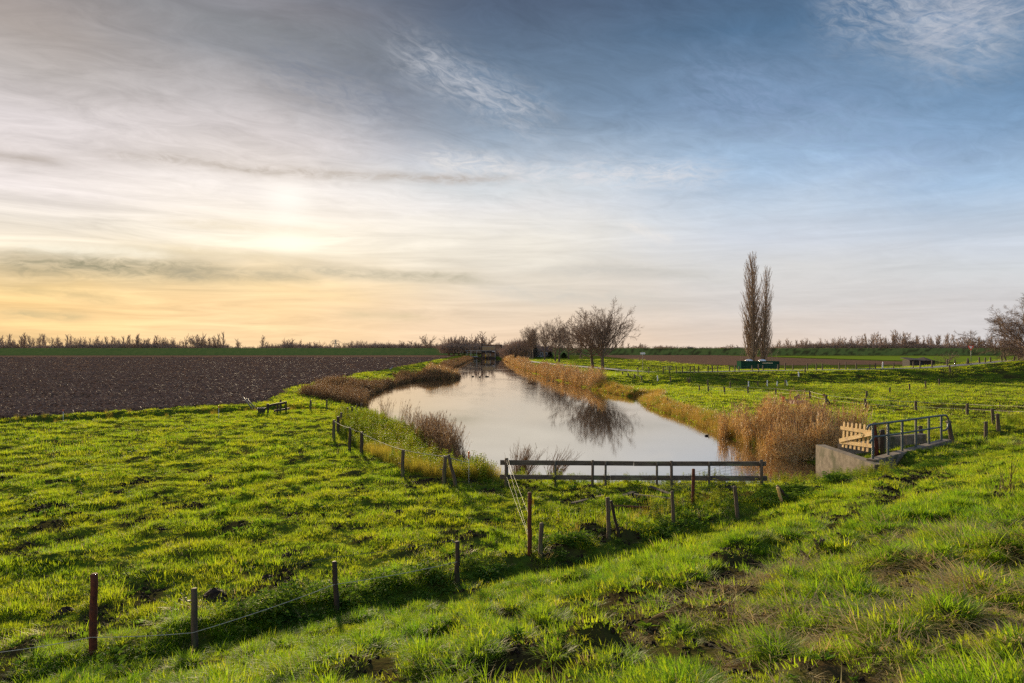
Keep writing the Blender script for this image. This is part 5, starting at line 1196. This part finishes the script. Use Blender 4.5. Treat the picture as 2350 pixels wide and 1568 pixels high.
# give way sign
M['red'] = solid('sign red', (.75,.05,.02), None, 3, .4)
d = 128; p = at(2229, d); hp = CAMZ-(806-HY)/F*d - p.z
t = thing('road_sign', p, 'give way sign, red bordered inverted triangle on a grey pole', 'road sign')
b = MB(); b.tube([(0,0,-.3),(-.08,0,hp+1.0)], .045, 8); b.obj('pole', M['steel'], t, True)
def tri(s, y): return [(-s*.5, y, hp+1.0), (s*.5, y, hp+1.0), (0, y, hp+1.0-s*.95)]
cx0 = -.28
b = MB(); w_ = .46; v0 = tri(1.0, -.08)+tri(1.0, -.05); v0 = [(x_+cx0+.2, y_, z_) for x_, y_, z_ in v0]; b.add(v0, [(0,2,1),(3,4,5),(0,1,4,3),(1,2,5,4),(2,0,3,5)]); b.obj('plate', M['red'], t)
v1 = [(x_*.58, -.09, (z_-hp-.68)*.58+hp+.72) for x_, y_, z_ in tri(1.0, 0)]; b = MB(); b.add([(x_+cx0+.2, y_, z_) for x_, y_, z_ in v1]+[(x_+cx0+.2, -.082, z_) for x_, y_, z_ in v1], [(0,2,1),(3,4,5),(0,1,4,3),(1,2,5,4),(2,0,3,5)]); b.obj('face', M['white'], t)
t.rotation_euler = (0, 0, math.radians(-25))
# little name board by the road
p = at(1475, 150); t = thing('name_board', p, 'small pale board on a thin grey pole by the bend of the road', 'sign'); hb = CAMZ-(812.5-HY)/F*150-p.z
b = MB(); b.tube([(0,0,-.2),(0,0,hb)], .05, 6); b.obj('pole', M['steel'], t); b = MB(); b.box((0,-.07,hb+.12), (1.05,.04,.42)); b.obj('board', M['white'], t)
# field gates
def field_gate(pa, pb, pt, pbm, d, label):
    a, c = at(pa, d), at(pb, d); m = (a+c)/2; t = thing('field_gate', m, label, 'gate'); zt = CAMZ-(pt-HY)/F*d-m.z; zb = CAMZ-(pbm-HY)/F*d-m.z; hx = (c-a).x/2
    b = MB(); b.tube([(-hx,0,zb),(-hx,0,zt),(hx,0,zt),(hx,0,zb),(-hx,0,zb)], .045, 5); b.obj('frame', M['steel'], t)
    for f in (.33, .66): b = MB(); b.tube([(-hx,0,zb+(zt-zb)*f),(hx,0,zb+(zt-zb)*f)], .03, 5); b.obj('bar', M['steel'], t)
    return t
field_gate(1521, 1541, 841.2, 848.5, 119, 'grey tubular farm gate in the fence on the embankment top')
field_gate(1418, 1440, 848, 857, 122, 'grey tubular farm gate beside the road near the avenue trees')
# overturned cart and tub
M['pink'] = solid('faded red paint', (.46,.20,.155), (.33,.125,.10), 5, .6, .3, .2, c3=(.24,.10,.07))
M['tyre'] = solid('black rubber', (.02,.02,.022), None, 5, .8)
M['tub'] = solid('teal plastic', (.02,.16,.14), None, 5, .5); M['brightred'] = solid('bright red plastic', (.75,.015,.01), None, 5, .5)
x, y, z = hit(1830, 927); k = y/F
t = thing('farm_cart', (x, y, z), 'overturned faded red cart with two wheels in the air on the meadow', 'cart')
b = MB(); b.add([(-.85,-.4,0),(-.1,-.5,0),(-.1,.5,0),(-.85,.4,0),(-.75,-.3,.42),(0.05,-.38,.42),(.05,.38,.42),(-.75,.3,.42)], [(0,3,2,1),(4,5,6,7),(0,1,5,4),(1,2,6,5),(2,3,7,6),(3,0,4,7)]); b.obj('tray', M['pink'], t)
b = MB(); b.add([(-.05,-.45,0),(.75,-.40,.05),(.75,.4,.05),(-.05,.45,0),(.0,-.40,.28),(.82,-.34,.36),(.82,.34,.36),(.0,.4,.28)], [(0,3,2,1),(4,5,6,7),(0,1,5,4),(1,2,6,5),(2,3,7,6),(3,0,4,7)]); b.obj('lid', M['pink'], t)
b = MB(); b.tube([(-.35,-.3,.42),(-.15,-.3,.62),(.2,.3,.7),(.25,-.3,.62),(1.0,-.3,.66)], .04, 6); b.obj('handle', M['pink'], t)
for wx_, wy_, wz_ in ((-.34,-.34,.62),(.22,.3,.76)):
    b = MB(); rot = Matrix.Rotation(PI/2, 3, 'X') @ Matrix.Rotation(.25, 3, 'Y')
    q = MB(); q.lathe([(.08,-.05),(.19,-.06),(.215,0),(.19,.06),(.08,.05)], 16); b.add([rot @ Vector(v) for v in q.v], q.f); wl = b.obj('wheel', M['tyre'], t, True, (wx_, wy_, wz_))
    b = MB(); q = MB(); q.lathe([(.12,-.068),(.12,.068)], 12); b.add([rot @ Vector(v) for v in q.v], q.f); b.obj('hub', M['pink'], wl)
x, y, z = hit(1806, 924); b = MB(); b.lathe([(.30,0),(.36,.36),(.33,.36),(.27,.03)], 16); tag(b.obj('tub', M['tub'], None, True, (x, y, z)), 'teal plastic tub standing next to the overturned cart', 'tub')
x, y, z = hit(1797, 925); b = MB(); b.lathe([(.10,.0),(.16,.48),(.20,.62),(.16,.72),(.05,.74)], 10); tag(b.obj('canister', M['brightred'], None, True, (x, y, z)), 'bright red plastic canister showing above the reed plumes', 'canister')
# ---------------------------------------------------------------- plank barrier, tubes and tub by the ditch
a, c = Vector(hit(612, 950)), Vector(hit(658, 946)); m = (a+c)/2; t = thing('plank_barrier', m, 'broken brown plank barrier beside the ditch', 'barrier'); k = m.y/F
b = MB(); b.beam(a-m+Vector((0,0,.62)), c-m+Vector((0,0,.78)), .06, .17, 0, .01); b.obj('rail', M['darkwood'], t)
b = MB(); b.beam(a-m+Vector((.55,0,.25)), c-m+Vector((0.2,0,.30)), .06, .14, 0, .01); b.obj('rail', M['darkwood'], t)
for f in (.05, .52, .95): p = a.lerp(c, f)-m; b = MB(); b.tube([p+Vector((0,.06,-.2)), p+Vector((0,.06,.8))], .07, 7); b.obj('fence_post', M['darkwood'], t)
for i, (pa, pb, lab) in enumerate((((557,911),(582,938),'grey steel tube slanting out of the ditch, lower of two'),((565,914),(590,938),'grey steel tube slanting out of the ditch, upper of two'))):
    c_ = Vector(hit(pb[0], 944)); dd = c_.y; a_ = wh(pa[0], pa[1], dd+.4); cc = wh(pb[0], pb[1]+4, dd); b = MB(); b.tube([a_-cc, (0,0,0)], .055, 8); tag(b.obj('steel_tube', M['wire'], None, True, cc), lab, 'tube')
x, y, z = hit(600, 950); b = MB(); b.lathe([(.22,0),(.30,.42),(.33,.42),(.33,.46),(.27,.46),(.2,.05)], 14); M['greyplastic'] = solid('grey plastic', (.16,.155,.16), None, 5, .8, .1); tag(b.obj('tub', M['greyplastic'], None, True, (x, y, z)), 'grey plastic tub under the plank barrier', 'tub')
# ---------------------------------------------------------------- willow scrub at the rail fence
def scrub(px, py, d, hpx, wpx, label, n, lean):
    z = WATER+.15; x = ray(px, d); k = d/F; h = hpx*k; w = wpx*k/2; b = MB(); t = thing('willow_shrub', (x, d, z), label, 'shrub'); lv = MB()
    for _ in range(n):
        a_ = R.uniform(0, 6.28); r = R.random(); p = Vector((w*.5*r*math.cos(a_), w*.4*r*math.sin(a_), 0)); L = h*R.uniform(.35, 1.0)
        dd = Vector((math.cos(a_)*r*.55+lean*R.random(), math.sin(a_)*r*.4, 1)).normalized()
        q1 = p+dd*L*.55; q2 = q1+(dd+Vector((lean*.5,0,-.15))).normalized()*L*.45; b.tube([p, q1, q2], [.010,.007,.004], 3, 0, False)
        for k_ in range(7): e = R.uniform(0, 6.28); lv.blade(p.lerp(q2, R.uniform(.15,.9 if L < h*.7 else .5)), (math.cos(e), math.sin(e), .5), R.uniform(.12,.3), .014, 1.5, 2)
        for k_ in range(3): q = q1.lerp(q2, R.random()); b.tube([q, q+(dd+Vector((R.gauss(0,.4),R.gauss(0,.3),.2)))*L*.14], [.005,.003], 3, 0, False)
    b.obj('stem', M['reed2'], t); lv.obj('foliage', M['reed2'], t)
scrub(1195, 1118, 31.5, 84, 70, 'rusty tangled willow shrub behind the corner of the rail fence', 150, .35)
scrub(1272, 1112, 31.8, 74, 70, 'smaller rusty shrub behind the second rail fence post', 70, .6)
# ---------------------------------------------------------------- birds
M['duck'] = solid('dark plumage', (.02,.018,.018), None, 5, .7); M['heron'] = solid('grey plumage', (.33,.34,.36), (.2,.2,.22), 5, .8)
def bird(px, py, L, label, rz):
    d = (CAMZ-WATER)*F/(py-HY); b = MB(); x = ray(px, d)
    b.ellip((0,0,.05*L/.4), (.5*L,.22*L,.22*L)); b.tube([(.32*L,0,.08*L),(.42*L,0,.30*L),(.46*L,0,.40*L)], [.10*L,.075*L,.08*L], 6); b.ellip((.50*L,0,.44*L), (.12*L,.09*L,.095*L), 8, 5); b.tube([(.60*L,0,.43*L),(.72*L,0,.41*L)], [.035*L,.012*L], 5); b.tube([(-.42*L,0,.1*L),(-.62*L,0,.17*L)], [.1*L,.03*L], 5)
    o = b.obj('duck', M['duck'], None, True, (x, d, WATER)); o.rotation_euler = (0,0,rz); tag(o, label, 'duck', 'ducks on the canal')
for px, py, L, lab, rz in ((1085,864.5,.55,'duck out in mid canal, nearest the jutting reed clump',3),(1101,866,.5,'second duck out in mid canal beside a close pair',.5),(1116,865,.5,'trailing duck of the close pair in mid canal',3.1),(1119.5,865,.5,'leading duck of the close pair in mid canal',3.3),
        (1269,876,.45,'duck by the tall reeds below the avenue',1),(1260,874,.45,'second duck by the tall reeds below the avenue',2.5),(1477,924,.42,'coot swimming off the tip of the sedge spit',3),(1622,1001,.30,'coot beside the bank at the big tan reeds',.2),(836,941,.36,'duck close in by the back fence posts',1.2)):
    bird(px, py, L, lab, rz)
x, y, z = hit(897, 853); b = MB(); b.ellip((0,0,.62), (.34,.13,.15), 10, 6, Matrix.Rotation(-.5,3,'Y')); b.tube([(.2,0,.75),(.28,0,.95),(.22,0,1.08),(.3,0,1.2)], [.07,.04,.035,.04], 6); b.ellip((.34,0,1.21),(.08,.04,.045),8,5); b.tube([(.4,0,1.21),(.58,0,1.19)],[.02,.005],5); b.tube([(0,.03,.55),(.02,.03,.25),(0,.03,0)],.014,4); b.tube([(0,-.03,.55),(.02,-.03,.25),(0,-.03,0)],.014,4)
tag(b.obj('heron', M['heron'], None, True, (x, y, z)), 'grey heron standing at the edge of the ploughed field', 'heron')
# ---------------------------------------------------------------- pump station
M['brick'] = solid('brown brick', (.215,.145,.095), (.16,.105,.07), 4, .9, .2, .3, c3=(.24,.17,.12)); M['darkbrick'] = solid('dark brick', (.06,.045,.04), (.04,.03,.028), 4, .9)
M['glass'] = solid('dark window glass', (.02,.025,.028), None, 3, .08, .8); M['fascia'] = solid('dark fascia', (.028,.028,.03), None, 3, .6); M['galv'] = solid('galvanised steel', (.24,.26,.265), (.18,.20,.21), 3, .5, .5, .1, metal=.3)
PD = 424.0; sc = PD/F
def pz(Y_): return CAMZ-(763+Y_*.07326-HY)*sc
def px_(X_): return (1021.2+X_*.07326-CX)*sc
bo = Vector((px_(1450), PD, WATER-.5))
t = thing('pump_station', bo, 'flat roofed brown brick pump station at the far end of the canal', 'building')
L_ = lambda X_, Y_, y=0.: Vector((px_(X_)-bo.x, y, pz(Y_)-bo.z))
def slab(name, xa, xb, ya, yb, y0, y1, mat, par):
    a, c = L_(xa, yb, y0), L_(xb, ya, y1); b = MB(); b.box((a+c)/2, (c.x-a.x, y1-y0, c.z-a.z)); return b.obj(name, M[mat], par)
wl = slab('wall', 1160, 1740, 395, 840, .3, 9, 'brick', t)
slab('pillar', 1138, 1165, 345, 800, -.2, 9, 'darkbrick', t); slab('side_wing', 1740, 1785, 385, 800, .8, 9.5, 'darkbrick', t)
slab('roof', 1150, 1745, 388, 400, .1, 9.2, 'fascia', t)
wf = slab('window', 1160, 1572, 443, 575, .1, .36, 'galv', t)
for xa, xb in ((1168,1205),(1212,1285),(1292,1432),(1440,1515),(1522,1566)): slab('pane', xa, xb, 452, 572, .02, .2, 'glass', wf)
slab('balcony', 1155, 1575, 583, 630, -1.2, .4, 'fascia', t); slab('sign_board', 1480, 1570, 586, 603, -1.32, -1.22, 'white', t)
dr = slab('door', 1298, 1432, 640, 742, .12, .36, 'galv', t); slab('pane', 1322, 1402, 655, 740, .04, .2, 'glass', dr)
for xa in (1612, 1672):
    q = slab('window', xa-4, xa+46, 525, 574, .16, .4, 'galv', t); slab('pane', xa, xa+42, 530, 570, .1, .3, 'glass', q)
slab('dark_opening', 1590, 1700, 650, 745, .18, .4, 'fascia', t); slab('quay', 740, 1600, 772, 900, -3.5, 12, 'darkbrick', t)
hs = thing('hoist_frame', bo + L_(1000, 780, -4), 'pale steel hoist frame over the water before the pump station', 'hoist')
ho = L_(1000, 780, -4)
def bar(name, xa, ya, xb, yb, r): b = MB(); b.beam(L_(xa, ya, -4)-ho, L_(xb, yb, -4)-ho, r, r); b.obj(name, M['galv'], hs)
bar('beam', 640, 572, 1578, 572, .22)
for X_, w_ in ((705,.2),(822,.34),(1002,.26),(1288,.2),(1575,.3)): bar('column', X_, 575, X_, 800, w_)
bar('cross_bar', 700, 634, 795, 634, .18); bar('trash_rack', 825, 757, 1040, 757, .5)
b = MB(); p = L_(1287, 745, -5); b.lathe([(.22,-1.2),(.22,.2),(.46,.25),(.46,.9),(.1,1.0)], 10); tag(b.obj('marker_buoy', M['yellow'], None, True, bo+p), 'yellow marker post in the water before the pump station', 'marker')
# ---------------------------------------------------------------- house by the avenue
M['tiles'] = solid('brown roof tiles', (.13,.07,.05), (.09,.05,.04), 3, .85)
d = 385; a, c = at(1236, d, 0), at(1268, d, 0); W = (c-a).x; t = thing('brick_house', ((a.x+c.x)/2, d+4, 0), 'brown brick house half hidden behind the avenue trees', 'house')
b = MB(); b.box((0,0,1.6), (W, 7, 3.6)); b.obj('wall', M['brick'], t)
b = MB(); b.prism([(-3.9,3.4),(3.9,3.4),(0,6.2)], -W/2-.3, W/2+.3); ro_ = b.obj('roof', M['tiles'], t); ro_.rotation_euler = (0,0,PI/2)
b = MB(); b.box((1.6,0,6.4), (.7,.7,1.6)); b.obj('chimney', M['brick'], ro_)
for fx_ in (-.28, .05, .33):
    b = MB(); b.box((fx_*W,-3.5,1.9), (1.3,.14,1.3)); w_ = b.obj('window', M['white'], t); b = MB(); b.box((fx_*W,-3.57,1.9), (1.05,.06,1.05)); b.obj('pane', M['glass'], w_)
M['carpaint'] = solid('silver grey car paint', (.30,.33,.36), None, 3, .3, .5)
p = at(1243, 372); t = thing('parked_car', (p.x, p.y, p.z), 'small silver grey car parked before the brick house', 'car')
b = MB(); b.prism([(-2.0,.3),(2.0,.3),(2.05,.7),(1.25,.85),(.7,1.4),(-1.0,1.42),(-1.75,.9),(-2.05,.8)], -.8, .8); b.obj('body', M['carpaint'], t)
b = MB(); b.prism([(.62,1.33),(1.1,.9),(-1.5,.92),(-.95,1.35)], -.815, .815); b.obj('window', M['glass'], t)
for sx in (-1.25, 1.25):
    for sy in (-.72, .72): b = MB(); b.tube([(sx,sy-.1,.32),(sx,sy+.1,.32)], .32, 12); b.obj('wheel', M['tyre'], t)
for px, d, h, w, lab in ((1228,362,7.6,2.4,'dark clipped conifer before the brick house'),(1262,366,3.4,2.2,'dark rounded conifer at the far corner of the brick house'),(1294,330,2.6,2.4,'dark low yew beside the road behind the avenue')):
    p = at(px, d); b = MB()
    for _ in range(1500):
        u = R.random(); a_ = R.uniform(0,6.28); r = w*(1-u**1.8)*math.sqrt(R.random())*R.uniform(.8,1.05); e = R.uniform(0,6.28); b.leaf((r*math.cos(a_), r*math.sin(a_), h*u), (math.cos(e), math.sin(e), .6), .5, .22)
    t = thing('conifer_tree', p, lab, 'tree'); b.obj('crown', M['conifer'], t); b = MB(); b.tube([(0,0,-.2),(0,0,h*.8)], [.2,.06], 6); b.obj('trunk', M['bark'], t)
M['redtiles'] = solid('red roof tiles', (.30,.09,.05), None, 3, .85)
for px, w, mat, lab in ((1583,13,'fascia','farmhouse with a grey roof just showing over the far dike'),(1660,14,'redtiles','farmhouse with a red roof just showing over the far dike'),(1692,14,'fascia','low barn roof on the skyline beside the poplars')):
    d = 760; p = at(px, d, -.3); t = thing('farmhouse', p, lab, 'house'); b = MB(); b.box((0,0,1.6), (w*.46,7,3.4)); b.obj('wall', M['brick'], t)
    b = MB(); b.prism([(-4,3.2),(4,3.2),(0,6.6)], -w*.25, w*.25); r_ = b.obj('roof', M[mat], t); r_.rotation_euler = (0,0,PI/2)
# pylon on the horizon
d = 985; p = at(770, d, -.3); hh = CAMZ+(HY-781)/F*d+.3; t = thing('pylon', p, 'faint lattice power pylon on the horizon beyond the far dike', 'pylon')
b = MB()
for sx in (-1,1):
    for sy in (-1,1): b.tube([(sx*3.2,sy*3.2,0),(sx*1.1,sy*1.1,hh*.62),(sx*.5,sy*.5,hh)], .28, 4)
for i in range(8):
    z = hh*i/8; w_ = 3.2-2.1*min(1, i/5)
    for sx in (-1,1): b.tube([(-sx*w_,-w_,z),(sx*w_*.8,-w_*.8,z+hh/8)], .2, 3)
b.obj('tower', M['galv'], t)
for z, w_ in ((.70,5.5),(.84,7.5),(.97,5)): b = MB(); b.tube([(-w_,0,hh*z),(0,0,hh*z+1.0),(w_,0,hh*z)], .3, 4); b.obj('cross_arm', M['galv'], t)
# dead weed stalks on the slope
def stalks(px, py, hpx, n, label, w):
    x, y, z = hit(px, py); k = y/F; h = hpx*k; b = MB()
    for _ in range(n):
        e = R.gauss(0, .22); q = Vector((R.gauss(0,w), R.gauss(0,w), 0)); L = h*R.uniform(.55,1.0); tp_ = q+Vector((e*L,R.gauss(0,.12)*L,L)); b.tube([q, q.lerp(tp_,.5)+Vector((R.gauss(0,.01),0,0)), tp_], [.006,.005,.003], 4)
        for _k in range(3): m_ = q.lerp(tp_, R.uniform(.4,.95)); b.tube([m_, m_+Vector((R.gauss(0,.06),R.gauss(0,.06),.09))*h*1.2], [.003,.002], 3)
    tag(b.obj('dead_weed', M['weedstalk'], None, False, (x, y, z)), label, 'dead weed')
M['weedstalk'] = solid('dry reddish stalk', (.18,.085,.045), (.12,.06,.03), 6, .8)
stalks(2318, 1138, 92, 7, 'tall dry reddish weed stalks on the slope beside the photo edge', .10)
stalks(2160, 1230, 40, 4, 'short dry weed stalks on the slope under the worn path', .06)
stalks(1940, 1400, 40, 3, 'few thin dead stalks in the straw of the slope', .05)
stalks(1680, 1440, 60, 3, 'thin pale stalks above a grass tussock low on the slope', .08)
shrub(1880, 1272, 40, 34, 'weed', 'single leafy plant with pale flowers beside the worn path', None, 60, .07, 'leafy_plant')
# haze
def haze():
    m, nt, o = newmat('morning haze'); v = nt.nodes.new('ShaderNodeVolumePrincipled'); v.inputs['Color'].default_value = (.95,.93,.90,1); v.inputs['Density'].default_value = .00016; v.inputs['Anisotropy'].default_value = .25
    nt.links.new(v.outputs[0], o.inputs['Volume']); m.cycles.volume_sampling = 'EQUIANGULAR'
    b = MB(); b.box((0, 475, 16), (3000, 1050, 38)); tag(b.obj('haze', m), kind='stuff')
HAZE = False
if HAZE: haze()
